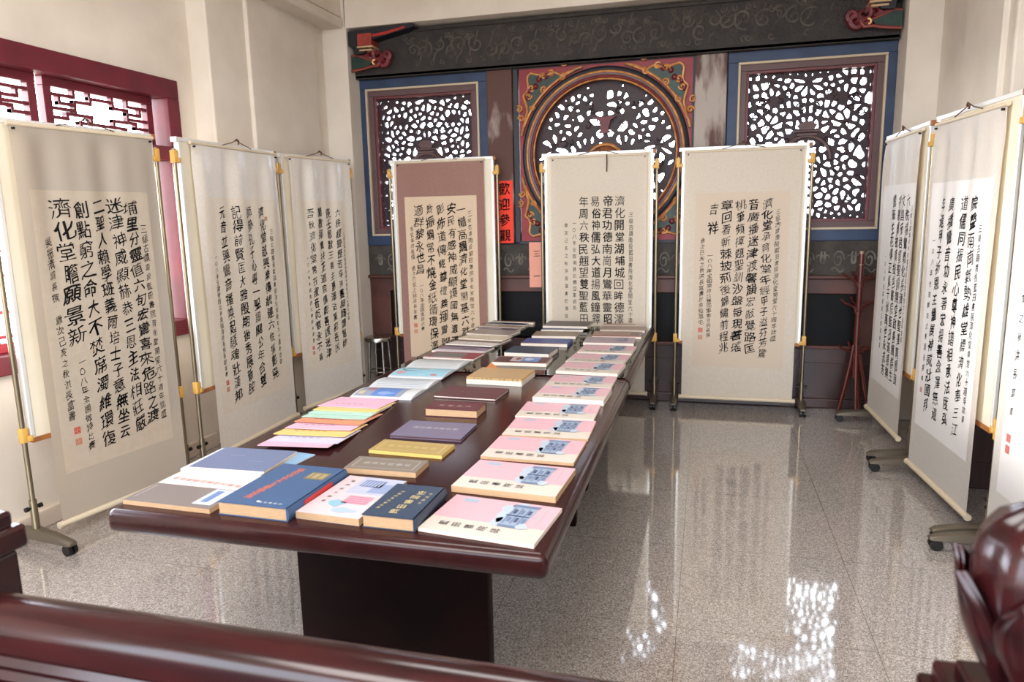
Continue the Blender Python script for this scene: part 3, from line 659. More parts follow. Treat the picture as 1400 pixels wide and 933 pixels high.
sc_('s6', 'cream scroll with five columns of running script below the right square window', (.005, .865), 2.07, .10, (.085, .785), (1.75, .36), silkc, mat('scroll_paper_sand', (.83, .765, .685), .75, trans=.18),
    [(.705, 1.62, .58, FULL, .045), (.625, 1.70, .44, '濟化堂承育化堂年經甲子溢芬芳鸞', .082), (.525, 1.70, .47, '音廣播迷津渡馨韻宏敲覺路匡', .085), (.425, 1.70, .48, '桃筆頻揮題聖訓沙盤每現著瑤', .088), (.325, 1.70, .47, '章回看斬棘披荊後錦繡前程兆', .088), (.225, 1.70, 1.40, '吉祥', .088),
     (.205, 1.28, .60, '一○八年全國徵詩比賽亞軍素珍詞長撰', .044), (.145, 1.40, .70, '歲次己亥之秋洪長富書於南投草屯', .042)], [(.145, .66, .034, seal), (.145, .60, .034, seal2)], seed=6, amp=.001)
sc_('s7', 'brightly lit white scroll beside the coat rack, first on the right wall side', (.15, .925), 2.065, .14, (.20, .885), (1.755, .38), silkw, paperw,
    [(.84, 1.62, .75, FULL, .032), (.77, 1.69, .45, '六秩揚鸞教化長濟世聖澤育賢良', .075), (.67, 1.69, .45, '文昌帝君宣聖訓開堂啟善護群生', .075), (.57, 1.69, .45, '神恩廣被南投邑書院藍田道德興', .075), (.47, 1.69, .45, '鸞筆生花傳正氣千秋萬世永流芳', .075),
     (.35, 1.3, .62, YR+'詞長撰', .032)], [], seed=7, amp=.006)
sc_('s8', 'pale silk scroll with white paper and knotted dark cord, second on the right wall side', (.10, .905), 2.055, .085, (.145, .845), (1.735, .345), silkw, paperw,
    [(.765, 1.52, .52, FULL, .04), (.68, 1.66, .42, '院聲南崗氣勢雄堂標濟化奉三江', .078), (.545, 1.66, .44, '道儒同振民心尊神譜相承法度弘', .08), (.41, 1.66, .43, '廣播鸞音功永著宏揚善念澤無邊', .08), (.285, 1.66, .45, '年逢甲子祈恩主續展神威壯國邦', .078),
     (.205, 1.45, .60, YR+'詞長撰書', .034)], [(.20, .56, .028, seal2)], seed=8, amp=.009)
sc_('s9', 'white scroll with red seals partly hidden behind the lotus finial', (.05, .86), 2.065, .10, (.11, .80), (1.75, .36), silkw, paperw,
    [(.17, 1.5, .70, '歲次己亥之秋洪長富書', .040)], [(.17, .62, .034, seal), (.17, .57, .034, seal)], seed=9, amp=.004)
# ------------------------------------------------------------------ tables
TL, TR_ = -.925, .482
def table(label, y0, y1, panels, glass=False):
    o = thing('display_table', label, 'table', ((TL+TR_)/2, (y0+y1)/2, 0), 0)
    cx_, cy_ = o.location.x, o.location.y
    MB().box((0, 0, TZ-.0375), (TR_-TL, y1-y0, .075), .026, 4).build('table_top', tabletop, o, True)
    MB().box((0, 0, TZ-.10), (TR_-TL-.34, y1-y0-.5, .05), .006).build('apron', wood, o)
    for x0, x1, y_ in panels:
        MB().box(((x0+x1)/2-cx_, y_-cy_, (TZ-.075)/2), (x1-x0, .06, TZ-.077), .008).build('pedestal_panel', wood, o, True)
    MB().box(((panels[0][0]+panels[0][1])/2-cx_, (panels[0][2]+panels[1][2])/2-cy_, .30), (.05, panels[1][2]-panels[0][2]-.06, .16), .006).build('stretcher', wood, o)
    if glass: MB().box((0, .0, TZ+.0035), (TR_-TL-.05, y1-y0-.05, .006), .001).build('glass_top', gm, o)
table('long dark wood table end nearest the railing, under the large books', 1.70, 3.76, ((-.50, .20, 2.10), (-.62, .24, 3.50)))
table('glass topped dark wood table adjoining the far end, below the back wall scrolls', 3.765, 5.66, ((-.62, .22, 4.0), (-.62, .20, 5.02)), True)
# ------------------------------------------------------------------ books
pagec = mat('book_pages', (.72, .60, .46), .8, (.66, .53, .40), 40, (1, 1, 30))
pagew = mat('book_pages_white', (.86, .82, .77), .8, (.81, .765, .71), 40, (1, 1, 30))
def col(*c): return mat('print_%d_%d_%d' % tuple(int(q*255) for q in c), tuple(q*.89 for q in c), .42)
class Print:                                # ink and pictures on a cover, one mesh with several colours
    def __init__(s, W, D): s.W, s.D = W, D; s.v = []; s.f = []; s.mi = []; s.ms = []
    def _m(s, m_):
        if m_ not in s.ms: s.ms.append(m_)
        return s.ms.index(m_)
    def rect(s, x0, y0, x1, y1, c, lv=1, skew=0):
        n0 = len(s.v); z_ = .0004*lv
        s.v += [(s.W*(a-.5), s.D*(b_-.5), z_) for a, b_ in ((x0, y0), (x1, y0), (x1+skew, y1), (x0+skew, y1))]; s.f.append((n0, n0+1, n0+2, n0+3)); s.mi.append(s._m(c))
    def blob(s, x_, y_, rx, ry, c, lv=1, n_=14):
        n0 = len(s.v); ph = random.uniform(0, 6)
        s.v += [(s.W*(x_-.5+rx*(1+.22*math.sin(3*t_+ph))*math.cos(t_)), s.D*(y_-.5+ry*(1+.2*math.sin(4*t_+ph))*math.sin(t_)), .0004*lv) for t_ in [2*math.pi*k/n_ for k in range(n_)]]
        s.f.append(tuple(range(n0, n0+n_))); s.mi.append(s._m(c))
    def text(s, txt, x_, y_, dx, dy, size, c, lv=2, rot=0, wt=0.):
        k_ = Ink()
        for i, ch in enumerate(txt):
            if ch != ' ': k_.put(ch, s.W*(x_-.5)+dx*i, s.D*(y_-.5)+dy*i, size, size, lambda a, b_: (a, b_, .0004*lv), wt, .02, 0, rot)
        n0 = len(s.v); s.v += k_.v; s.f += [tuple(i+n0 for i in f_) for f_ in k_.f]; s.mi += [s._m(c)]*len(k_.f)
    def build(s, parent, z_, name='cover_print'):
        me = bpy.data.meshes.new(name); me.from_pydata(s.v, [], s.f)
        for m_ in s.ms: me.materials.append(m_)
        for p, i in zip(me.polygons, s.mi): p.material_index = i
        o = bpy.data.objects.new(name, me); COL.objects.link(o); o.parent = parent; o.location = (0, 0, z_); return o
def book(label, cx_, cy_, W, D, T, rot, cover, pages=pagec, hard=False, spine='far', z0=0., tilt=0., pr=None, group=None, name='book', cat='book', spinem=None, under=None, z_abs=None):
    o = thing(name, label, cat, (cx_, cy_, TZ+(.0066 if cy_ > 3.9 else .0004)+z0), math.radians(rot), group)
    if tilt: o.rotation_euler = (math.radians(-tilt), 0, math.radians(rot)); o.location.z += (D/2)*math.sin(math.radians(tilt))
    ct = .0028 if hard else .0009; oh = .003 if hard else 0
    ins = oh
    c_ = MB()
    c_.box((0, 0, T-ct/2), (W, D, ct))
    c_.mi = 1 if under else 0
    c_.box((0, 0, ct/2), (W, D, ct)); c_.mi = 0
    sx = {'right': 1, 'left': -1}.get(spine, 0); sy = {'far': 1, 'near': -1}.get(spine, 0)
    sm_ = 2 if spinem else 0; c_.mi = sm_
    if spine != 'none':
        if hard and T > .025:
            n_ = 8; bul = T*.16
            pr_ = [(bul*math.sin(math.pi*k/n_), T*k/n_) for k in range(n_+1)]
            poly = pr_+[(-.004, T), (-.004, 0)]
            if sx: c_.prism(poly, lambda a, b_: (sx*(W/2+a), -D/2, b_), lambda a, b_: (sx*(W/2+a), D/2, b_))
            else: c_.prism(poly, lambda a, b_: (-W/2, sy*(D/2+a), b_), lambda a, b_: (W/2, sy*(D/2+a), b_))
        elif sx: c_.box((sx*(W/2-ct/2), 0, T/2), (ct, D, T))
        else: c_.box((0, sy*(D/2-ct/2), T/2), (W, ct, T))
    c_.build('cover', [cover, under or cover, spinem or cover], o, hard)
    iw = [-W/2+ins, W/2-ins]; iy = [-D/2+ins, D/2-ins]
    if sx > 0: iw[1] = W/2-ct
    if sx < 0: iw[0] = -W/2+ct
    if sy > 0: iy[1] = D/2-ct
    if sy < 0: iy[0] = -D/2+ct
    MB().box(((iw[0]+iw[1])/2, (iy[0]+iy[1])/2, T/2), (iw[1]-iw[0], iy[1]-iy[0], T-2*ct)).build('page_block', pages, o)
    if pr:
        p_ = Print(W, D); pr(p_); p_.build(o, T)
    return o
inkc = col(.13, .13, .18)
pinkc, creamc, blu1, blu2, blu3 = col(.86, .685, .725), col(.84, .80, .755), col(.72, .78, .84), col(.42, .50, .62), col(.25, .30, .44)
def pink_print(p):
    p.rect(.0, .36, 1, 1, pinkc, 1)
    p.rect(.12, .84, .26, .93, col(.62, .72, .80), 2)
    for x_, y_, rx, ry in ((.60, .62, .07, .24), (.68, .88, .08, .10), (.57, .42, .05, .12)): p.blob(x_, y_, rx, ry, blu1, 2)
    p.rect(.59, .34, .80, .90, col(.60, .67, .76), 3, .02); p.rect(.58, .86, .82, .93, blu2, 4, .02); p.rect(.60, .30, .82, .36, blu2, 4)
    for a in range(3):
        p.rect(.61+.065*a, .40, .625+.065*a, .84, blu2, 4, .01)
        for b_ in range(2): p.rect(.635+.065*a, .45+.22*b_, .665+.065*a, .57+.22*b_, blu3 if (a+b_) % 2 else blu2, 4)
    p.rect(.595, .60, .80, .63, blu3, 5); p.blob(.80, .36, .05, .07, blu1, 5); p.blob(.565, .8, .05, .1, blu1, 4)
    p.rect(.90, .42, .905, .88, col(.80, .62, .66), 2)
    p.text('藍田書院誌', .16, .20, p.W*.115, -.001, .030, inkc, 3, H)
redcov = col(.55, .16, .16)
PK = [(.280, 1.880, .347, .255, .012, -6, 'pagew', 'front'), (.268, 2.189, .348, .258, .022, -3.6, 'pagec', ''), (.258, 2.516, .346, .250, .013, -1, 'pagec', ''), (.258, 2.794, .347, .25, .012, 1, 'pagec', ''),
      (.240, 3.065, .345, .245, .012, 1, 'pagew', ''), (.255, 3.330, .338, .243, .028, -1.5, 'pagew', ''), (.243, 3.652, .342, .245, .012, 0, 'pagew', ''), (.249, 3.945, .345, .262, .018, -3.5, 'pagew', ''), (.247, 4.241, .345, .262, .013, -3, 'pagew', ''), (.262, 4.531, .340, .262, .016, -2, 'pagew', '')]
ORD = ['at the front corner of the table', 'second from the railing in the right hand row', 'third from the railing in the right hand row', 'fourth from the railing, beside the purple grey book', 'fifth from the railing, beside the thick maroon book',
       'thick white edged one beside the thin maroon book', 'just before the glass top begins', 'first one lying on the glass top', 'second one lying on the glass top', 'third one lying on the glass top']
for (x_, y_, W, D, T, r_, pg, fl_), od in zip(PK, ORD):
    book('pink book with building picture, '+od, x_, y_, W, D, T, r_, creamc, pagec if pg == 'pagec' else pagew, pr=pink_print, group='pink books along the table edge', under=redcov, spinem=redcov)
# front row, left of the pink books
def pr_grey(p):
    p.rect(0, .52, 1, 1, col(.90, .86, .84), 1); p.text('南投縣藍田書院古蹟誌', .10, .70, p.W*.088, -.002, .024, col(.80, .30, .30), 2, H)
    p.rect(.74, .08, .95, .50, col(.80, .86, .93), 2); p.rect(.79, .14, .87, .46, col(.42, .52, .72), 3); p.rect(.05, .1, .06, .45, col(.75, .72, .7), 2)
book('large grey brown softcover with white band and pale blue sticker at the table corner', -.735, 1.893, .325, .285, .016, -1.2, col(.50, .46, .45), pagec, pr=pr_grey, under=col(.60, .45, .38))
book('white booklet lying beneath the slate blue cover book', -.765, 2.165, .325, .235, .012, .5, col(.88, .90, .94), pagew)
book('pale blue folder sheet sticking out beside the slate blue book', -.60, 2.255, .10, .12, .004, -8, col(.55, .72, .86), pagew, name='booklet', cat='booklet')
book('slate blue softcover book lying on a white booklet', -.748, 2.165, .298, .222, .009, 2, col(.42, .47, .60), pagew, z0=.0124, pr=lambda p: (p.rect(.25, .62, .45, .64, col(.55, .60, .72), 1), p.rect(.6, .40, .8, .42, col(.55, .60, .72), 1)))
def pr_blue(p):
    p.text('南投縣鄉土大系住民篇', .30, .16, .003, p.D*.078, .030, col(.90, .48, .34), 2, .1); p.rect(.62, .66, .92, .84, col(.50, .46, .34), 2); p.rect(.65, .69, .89, .81, col(.66, .60, .44), 3); p.rect(.69, .69, .71, .81, col(.36, .34, .26), 4); p.rect(.80, .69, .82, .81, col(.36, .34, .26), 4)
    p.text('南投縣政府', .56, .07, p.W*.07, 0, .012, col(.85, .88, .92), 2); p.blob(.52, .08, .025, .018, col(.88, .9, .93), 2)
ob = book('thick blue softcover book with orange title and red band on its spine', -.423, 1.921, .242, .345, .042, -1.4, col(.23, .35, .51), pagec, hard=True, spine='right', pr=pr_blue)
MB().box((.1285, -.01, .021), (.002, .16, .030), .0005).build('spine_band', col(.80, .16, .15), ob)
def pr_pb(p):
    p.rect(.30, .55, 1, 1, col(.72, .74, .82), 1); p.rect(.38, .74, .74, .92, col(.42, .48, .66), 2); p.rect(.62, .60, .98, .84, col(.56, .62, .76), 2)
    for k in range(6): p.rect(.40+.055*k, .76, .43+.055*k, .90, col(.66, .70, .80), 3)
    p.rect(.45, .30, .85, .50, col(.90, .62, .68), 2); p.blob(.40, .28, .13, .08, col(.55, .72, .80), 2); p.blob(.62, .14, .2, .06, col(.66, .74, .82), 2)
    for k in range(4): p.rect(.46, .32+.045*k, .84, .335+.045*k, col(.80, .46, .56), 3)
    p.text('老照片説故事', .17, .30, .001, p.D*.11, .016, inkc, 3)
book('pale pink and blue picture covered book between the two thick blue books', -.184, 1.926, .212, .31, .022, -3, col(.86, .78, .80), pagec, spine='left', pr=pr_pb)
def pr_navy(p):
    g_ = col(.88, .80, .56); p.text('藍田書院史', .52, .16, .006, p.D*.15, .030, g_, 2, .05); p.text('南投藍田書院編印', .16, .22, .003, p.D*.075, .012, g_, 2); p.text('文昌桂宮', .82, .45, .002, p.D*.1, .013, g_, 2)
book('thick navy hardcover book with gold characters and rounded spine', .008, 1.884, .163, .245, .040, -.5, col(.17, .24, .33), pagec, hard=True, spine='right', pr=pr_navy)
def thread(p, c, fr_, txt, tc):
    for q in ((.07, .14, .93, .16), (.07, .84, .93, .86), (.07, .14, .085, .86), (.915, .14, .93, .86)): p.rect(*q, fr_, 1)
    p.text(txt, .22, .5, p.W*.115, 0, .026, tc, 2, H)
book('grey brown thread bound book with silver border behind the thick blue book', -.210, 2.222, .268, .125, .020, 1.0, col(.50, .46, .42), pagec, spine='none', pr=lambda p: thread(p, 0, col(.72, .69, .65), '聖道真經善本', col(.78, .76, .72)))
book('ochre yellow thin bordered book on bare table wood', -.203, 2.434, .298, .132, .014, -1.9, col(.68, .585, .35), mat('ochre_pages', (.80, .66, .36), .7), spine='none', pr=lambda p: thread(p, 0, col(.86, .70, .50), '關聖帝君真經', col(.84, .74, .48)))
book('shiny purple grey hardcover with pale title behind the ochre book', -.207, 2.680, .303, .215, .012, .4, col(.45, .42, .52), mat('brown_pages', (.30, .16, .13), .6), hard=True, pr=lambda p: p.text('南投縣寺廟名鑑', .22, .55, p.W*.095, 0, .028, col(.80, .78, .76), 2))
book('small thick maroon hardcover with yellowed pages', -.216, 2.972, .244, .143, .036, .6, col(.36, .13, .17), pagec, hard=True, pr=lambda p: p.text('聖賢真理', .25, .42, p.W*.17, 0, .026, col(.80, .70, .66), 2))
book('thin wide maroon hardcover behind the small thick maroon one', -.254, 3.318, .324, .212, .012, -2.7, col(.36, .19, .22), pagew, hard=True, pr=lambda p: p.text('書院紀念集', .35, .50, p.W*.1, 0, .024, col(.50, .34, .36), 2))
book('white paged book lying under the kraft wrapped book', -.196, 3.650, .308, .25, .026, -2.7, col(.93, .91, .87), pagew, spine='none')
kb = book('kraft paper wrapped book with lettered edge and a turned up corner', -.196, 3.650, .306, .248, .012, -2.7, col(.75, .63, .47), mat('kraft_pages', (.84, .68, .40), .8), spine='near', z0=.0262, spinem=col(.80, .66, .42))
q_ = Ink()
for i, ch in enumerate('太上感應篇 善書 聖典'):
    if ch != ' ': q_.put(ch, -.11+i*.024, .006, .011, .0095, lambda a, c_: (a, -.1245, c_), 0.)
q_.build('edge_lettering', inkc, kb)
MB().prism([(0, 0), (.075, .0), (.03, .028)], lambda a, c_: (-.13+a, .122, .012+c_), lambda a, c_: (-.13+a, .124, .012+c_)).build('turned_corner', col(.72, .45, .22), kb)
def pr_box(p):
    p.rect(.02, .08, .98, .92, col(.35, .22, .24), 1); p.rect(.30, .2, .5, .9, col(.80, .76, .78), 2); p.rect(.5, .2, .82, .9, col(.45, .58, .80), 2); p.blob(.62, .55, .08, .2, col(.80, .86, .95), 3); p.blob(.42, .6, .05, .2, col(.55, .35, .35), 3)
book('book with maroon cover and blue picture under the edge of the navy hardcover', -.189, 4.085, .332, .19, .020, 1, col(.66, .52, .48), pagew, spine='none', pr=pr_box)
book('dark teal blue hardcover with cream pages, third from the far end of the middle row', -.195, 4.345, .292, .235, .034, -2.8, col(.19, .27, .35), pagew, hard=True)
book('bright blue softcover behind the dark teal hardcover', -.179, 4.735, .318, .21, .022, .6, col(.22, .36, .60), pagew, spine='right', pr=lambda p: p.rect(0, .0, 1, .12, col(.60, .40, .34), 1))
book('tan grey softcover with white pages in the middle row', -.186, 5.055, .315, .215, .020, 4, col(.55, .50, .43), pagew, spine='far')
book('navy edged book peeping from below the brown grey far book', -.19, 5.375, .318, .20, .014, 4, col(.20, .28, .46), pagew)
book('brown grey softcover at the far end of the middle row', -.172, 5.475, .345, .27, .018, 0, col(.40, .36, .36), pagew, z0=.0145, pr=lambda p: p.rect(.1, .7, .9, .74, col(.52, .48, .48), 1))
# far end of the right row
book('lilac grey softcover book with faint picture behind the last pink book', .234, 4.853, .338, .23, .018, 2, col(.70, .64, .68), pagew, pr=lambda p: (p.rect(.66, .3, .86, .9, col(.50, .48, .60), 1), p.blob(.7, .6, .1, .2, col(.60, .58, .68), 2)))
book('beige softcover with red lower edge in the right row', .254, 5.120, .345, .23, .018, 3, col(.66, .55, .50), pagew, under=col(.66, .16, .17), pr=lambda p: (p.rect(0, 0, 1, .12, col(.66, .16, .17), 1), p.rect(.78, .2, .95, .8, col(.50, .44, .44), 2)))
book('dull pink brown booklet near the far table corner', .265, 5.390, .33, .215, .016, 2.7, col(.66, .56, .52), pagew, pr=lambda p: p.rect(0, 0, 1, .2, col(.88, .86, .84), 1))
book('white booklet with raised corner at the far right table corner', .252, 5.585, .332, .14, .012, 3, col(.88, .86, .83), pagew, z0=.0, name='booklet', cat='booklet', pr=lambda p: p.rect(0, .6, .75, 1, col(.66, .50, .38), 1))
# coloured booklets overlapping along the left table edge
BK = [('pale pink', (.95, .72, .80), -.655, 2.334, .290, 6, .012), ('lavender', (.82, .82, .93), -.646, 2.390, .295, 4.5, .02), ('butter yellow', (.96, .82, .50), -.668, 2.475, .312, 4, .02), ('light pink', (.96, .76, .85), -.677, 2.560, .295, 4, .02),
      ('orange', (.90, .60, .45), -.686, 2.648, .308, 1, .02), ('mint green', (.74, .90, .83), -.699, 2.724, .300, 2.3, .02), ('pale mint', (.76, .92, .86), -.700, 2.788, .306, 2.1, .02), ('soft yellow', (.97, .86, .52), -.706, 2.844, .311, 2.5, .02), ('rose pink', (.95, .77, .87), -.722, 2.906, .308, 1.4, .02)]
BO = ['first of the overlapped run nearest the slate blue book', 'second of the overlapped run', 'with a folded edge between lavender and pink', 'between the yellow and orange ones', 'with a folded edge, the only orange one', 'just beyond the orange one', 'just before the second yellow one', 'next to last before the open magazine', 'topmost of the run beside the open magazine']
for (nm, c_, x_, y_, W, r_, _), od in zip(BK, BO):
    rr = math.radians(r_); D = .235; t_ = .0034
    cx_, cy_ = x_-math.sin(rr)*D/2, y_+math.cos(rr)*D/2
    dk = tuple(q*.72 for q in c_)
    ob = book(nm+' thin booklet '+od, cx_, cy_, W, D, t_, r_, col(*c_), pagew, spine='near', tilt=4.2, name='booklet', cat='booklet', group='coloured booklets overlapped along the table edge', under=col(.72, .25, .28),
         pr=lambda p, dk=dk: [p.rect(.18+.1*k, .28, .24+.1*k, .33, col(*dk), 1) for k in range(5)])
# open magazines
def magazine(label, x_, y_, W, D, rot, pr, z0=0):
    o = thing('open_magazine', label, 'magazine', (x_, y_, TZ+(.0066 if y_ > 3.6 else .0004)+z0), math.radians(rot), 'open magazines')
    def Z(v): 
        k_ = abs(2*v-1); return .004+.012*math.sin(math.pi*min(1, (1-k_)*1.0+.0))**.8*(.4+.6*(1-(1-k_)**6)) if 0 < k_ < 1 else .004
    m_ = MB()
    m_.grid(lambda i, j: (W*(i-.5), D*(j-.5), Z(j)), 2, 40); m_.grid(lambda i, j: (W*(i-.5), D*(j-.5), 0), 1, 1)
    for s in (-.5, .5): m_.grid(lambda i, j: (W*s, D*(j-.5), Z(j)*i), 1, 40)
    for s in (0, 1): m_.grid(lambda i, j: (W*(i-.5), D*(s-.5), Z(s)*j), 1, 1)
    m_.build('pages', col(.88, .90, .92), o, True)
    p_ = Print(W, D); pr(p_)
    # drape the print over the page curve
    q = p_.build(o, 0, 'page_print')
    for v in q.data.vertices: v.co.z += Z(max(0, min(1, v.co.y/D+.5)))+.0006
    return o
def fine(p, x0, y0, x1, y1, c, lv):
    n_ = 12
    for k in range(n_): p.rect(x0, y0+(y1-y0)*k/n_, x1, y0+(y1-y0)*(k+1)/n_, c, lv)
def pr_m1(p):
    fine(p, .03, .04, .80, .42, col(.62, .66, .74), 1); fine(p, .30, .05, .70, .40, col(.38, .55, .85), 2); p.blob(.50, .14, .14, .05, col(.58, .70, .90), 3); p.blob(.12, .14, .05, .07, col(.85, .78, .66), 3); p.blob(.20, .3, .07, .06, col(.72, .48, .54), 3)
    for k in range(7): p.rect(.08, .54+.055*k, .92, .56+.055*k, col(.76, .80, .84), 1)
    p.rect(.48, .60, .80, .84, col(.74, .78, .84), 2)
def pr_m2(p):
    fine(p, .02, .04, .98, .46, col(.62, .84, .93), 1); p.blob(.28, .3, .18, .1, col(.42, .48, .42), 2); p.blob(.15, .14, .08, .06, col(.85, .65, .68), 3); p.blob(.45, .36, .12, .05, col(.70, .72, .70), 3); p.rect(.5, .08, .62, .34, col(.90, .90, .88), 2, .08); p.blob(.8, .09, .06, .03, col(.85, .5, .45), 3)
    for k in range(8): p.rect(.08, .56+.05*k, .92, .575+.05*k, col(.78, .80, .82), 1)
magazine('open magazine with a blue photo on its near page beyond the pink booklets', -.677, 3.365, .325, .44, 1.1, pr_m1)
magazine('open magazine with sky blue photo page and white text page by the glass edge', -.672, 3.83, .320, .50, .2, pr_m2)
MG = 'leaflets at the far end of the left row'
book('maroon and grey softcover behind the open magazines', -.664, 4.205, .336, .20, .010, -3, col(.58, .20, .28), pagew, pr=lambda p: (p.rect(.05, .2, .72, .85, col(.46, .46, .46), 1), p.rect(0, 0, .75, .12, col(.86, .80, .82), 2)), name='booklet', cat='booklet')
book('white booklet with purple grey picture strip', -.676, 4.42, .355, .215, .010, -6, col(.90, .88, .92), pagew, pr=lambda p: (p.rect(0, .32, 1, .95, col(.56, .48, .56), 1), p.rect(.45, .5, .75, .65, col(.36, .32, .36), 2)), name='booklet', cat='booklet')
book('white folded leaflet with a line of black characters, raised edge', -.655, 4.565, .345, .16, .006, -7, col(.92, .91, .90), pagew, z0=.0105, tilt=3, pr=lambda p: p.text('詩詞吟唱活動手冊', .22, .45, p.W*.085, 0, .018, inkc, 1), name='booklet', cat='booklet')
book('brown grey booklet below the cream leaflet', -.655, 4.77, .355, .21, .010, -7.5, col(.50, .43, .40), pagew, name='booklet', cat='booklet')
book('cream leaflet with two lines of small characters', -.655, 4.845, .345, .18, .006, -7.8, col(.92, .88, .79), pagew, z0=.0105, pr=lambda p: (p.text('藍田書院濟化堂', .20, .28, p.W*.09, 0, .020, inkc, 1), p.text('六十週年', .35, .6, p.W*.1, 0, .016, col(.5, .46, .42), 1)), name='booklet', cat='booklet')
book('grey booklet beyond the cream leaflet', -.675, 5.115, .350, .21, .012, -10, col(.66, .62, .60), pagew, name='booklet', cat='booklet')
book('dark striped thin booklet edge beyond the grey booklet', -.690, 5.285, .345, .10, .012, -11, col(.40, .33, .40), pagew, pr=lambda p: (p.rect(0, .3, .6, .5, col(.85, .82, .84), 1), p.rect(0, .7, 1, .9, col(.62, .58, .60), 1)), name='booklet', cat='booklet')
book('beige softcover before the navy booklet at the far left end', -.690, 5.405, .350, .11, .014, -11, col(.68, .60, .54), pagew, name='booklet', cat='booklet')
book('navy booklet at the far left end of the table', -.680, 5.52, .335, .10, .016, -9, col(.16, .20, .33), pagew, name='booklet', cat='booklet')
book('tan booklet, last at the far left table end', -.655, 5.622, .36, .045, .018, -5, col(.62, .48, .40), pagew, name='booklet', cat='booklet')
# ------------------------------------------------------------------ coat rack
cr_ = thing('coat_rack', 'red brown wooden coat rack with curved hooks and splayed legs in the back corner', 'coat rack', (2.0, 6.0, 0))
MB().cyl((0, 0, .30), (0, 0, 1.265), .024, .020, 14).build('pole', rackw, cr_, True)
MB().cyl((0, 0, 1.18), (0, 0, 1.285), .0205, .017, 14).build('pole_tip', mat('pale_tip', (.60, .50, .42), .4), cr_, True)
for k in range(5):
    a = math.radians(200+72*k); q = Vector((math.cos(a), math.sin(a), 0))
    MB().tube([q*.020+Vector((0, 0, .56)), q*.035+Vector((0, 0, .44)), q*.075+Vector((0, 0, .22)), q*.125+Vector((0, 0, .012))], [.013, .013, .012, .012], 8).build('leg', rackw, cr_, True)
for z_, m__ in ((1.0, 1), (.80, -1), (.44, -1)):
    for k in range(4):
        a = math.radians(195+90*k); q = Vector((math.cos(a), math.sin(a), 0)); s = 1
        h_ = MB().tube([q*.018+Vector((0, 0, z_)), q*.025+Vector((0, 0, z_+.05)), q*.06+Vector((0, 0, z_+.075)), q*.105+Vector((0, 0, z_+.09)), q*.135+Vector((0, 0, z_+.12))], [.009, .009, .009, .008, .009], 8).build('hook', rackw, cr_, True)
MB().cyl((0, 0, .455), (0, 0, .475), .034, n=14).cyl((0, 0, .80), (0, 0, .818), .030, n=14).cyl((0, 0, 1.02), (0, 0, 1.035), .028, n=14).build('collar', rackw, cr_, True)
# ------------------------------------------------------------------ steel stool
so = thing('stool', 'round steel stool standing between the left corner column and the mauve scroll', 'stool', (-2.03, 5.96, 0))
MB().lathe((0, 0, .53), [(.115, -.03), (.126, -.028), (.128, .0), (.123, .008), (.02, .012)], 28).build('seat', steel, so, True)
for k in range(4):
    a = math.radians(45+90*k)
    MB().tube([(.09*math.cos(a), .09*math.sin(a), .51), (.115*math.cos(a), .115*math.sin(a), .0)], .012, 10).build('leg', steel, so, True)
MB().tube([(.105*math.cos(2*math.pi*k/24), .105*math.sin(2*math.pi*k/24), .22) for k in range(25)], .007, 6, cap=False).build('foot_ring', steel, so, True)
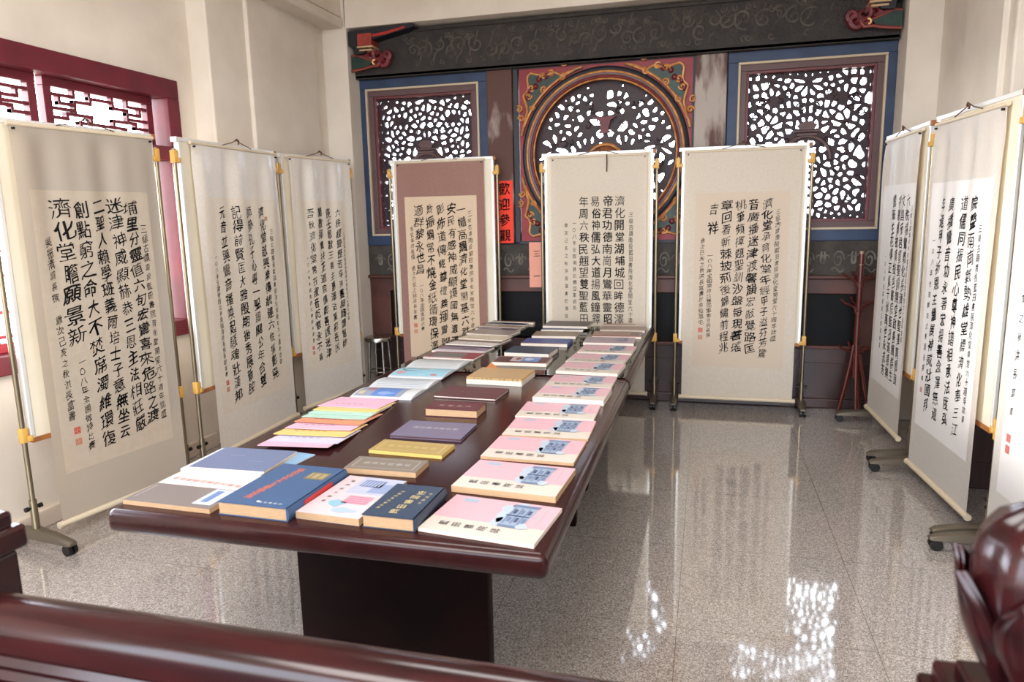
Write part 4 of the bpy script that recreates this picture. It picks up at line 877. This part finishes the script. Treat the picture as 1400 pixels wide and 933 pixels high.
# ------------------------------------------------------------------ balustrade in the foreground
ra = thing('balustrade', 'polished dark red wooden railing with newel posts in the foreground', 'railing', (.45, .95, 0))
def profile(nm, prof, x0, x1, parent):
    MB().prism(prof, lambda a, c_: (x0, a, c_), lambda a, c_: (x1, a, c_)).build(nm, railw, parent, True)
rr_ = [(-.050+.0*k, 0) for k in range(0)]
top = [(.052*math.cos(math.pi*k/12), .876+.038*math.sin(math.pi*k/12)) for k in range(13)]+[(-.052, .845), (-.040, .825), (.040, .825), (.052, .845)]
x0, x1 = -1.35-.45+.45-.0, .72
profile('top_rail', top, -1.4, .72, ra)
profile('under_moulding', [(-.038, .826), (-.046, .81), (-.038, .795), (-.044, .78), (-.034, .765), (.034, .765), (.044, .78), (.038, .795), (.046, .81), (.038, .826)], -1.4, .72, ra)
profile('lower_rail', [(-.035, .16), (.035, .16), (.035, .26), (-.035, .26)], -1.4, .72, ra)
MB().box((-.35, 0, .515), (2.1, .025, .52)).build('infill_panel', railw, ra)
for k in range(4): MB().box((-1.0+.48*k, -.016, .515), (.36, .014, .40), .006).build('panel_moulding', railw, ra)
def newel(x_, hw, ztop, lotus):
    p_ = MB().box((x_, .03, (ztop-.10)/2), (2*hw-.03, 2*hw-.03, ztop-.10), .006).build('newel_post', railw, ra)
    c_ = MB().box((x_, .03, ztop-.07), (2*hw, 2*hw, .05), .008).box((x_, .03, ztop-.03), (2*hw-.03, 2*hw-.03, .035), .008).box((x_, .03, ztop-.006), (2*hw-.075, 2*hw-.075, .022), .006)
    c_.build('post_cap', railw, p_)
    if lotus:
        f_ = MB(); z0 = ztop-.004
        prof = [(.045, 0), (.055, .01), (.048, .03), (.062, .06), (.078, .10), (.090, .15), (.092, .19), (.084, .225), (.066, .252), (.040, .268), (.012, .275)]
        f_.lathe((x_, .03, z0), prof, 48, lambda a, z_: 1+.028*math.cos(10*a)*min(1, z_/.08))
        for k in range(8):
            a0 = 2*math.pi*(k+.18)/8
            def pt(i, j, off):
                s = j; t_ = (i-.5)*2
                wv = .36*math.sin(math.pi*(.18+.82*(1-s)))**.8*(1-s**5)
                a = a0+t_*wv*1.25
                r_ = .052+.056*math.sin(min(1, s*1.15)*math.pi*.5)-.010*abs(t_)**2+off+(.012*s**6)
                return (x_+r_*math.cos(a), .03+r_*math.sin(a), z0+.012+.172*s)
            f_.grid(lambda i, j: pt(i, j, 0), 8, 12); f_.grid(lambda i, j: pt(1-i, j, -.006), 8, 12)
        f_.build('lotus_finial', railw, p_, True)
newel(.845, .115, .965, True)
newel(-1.066, .12, 1.035, False)
# ------------------------------------------------------------------ tidy
bpy.data.objects.remove(_fo)
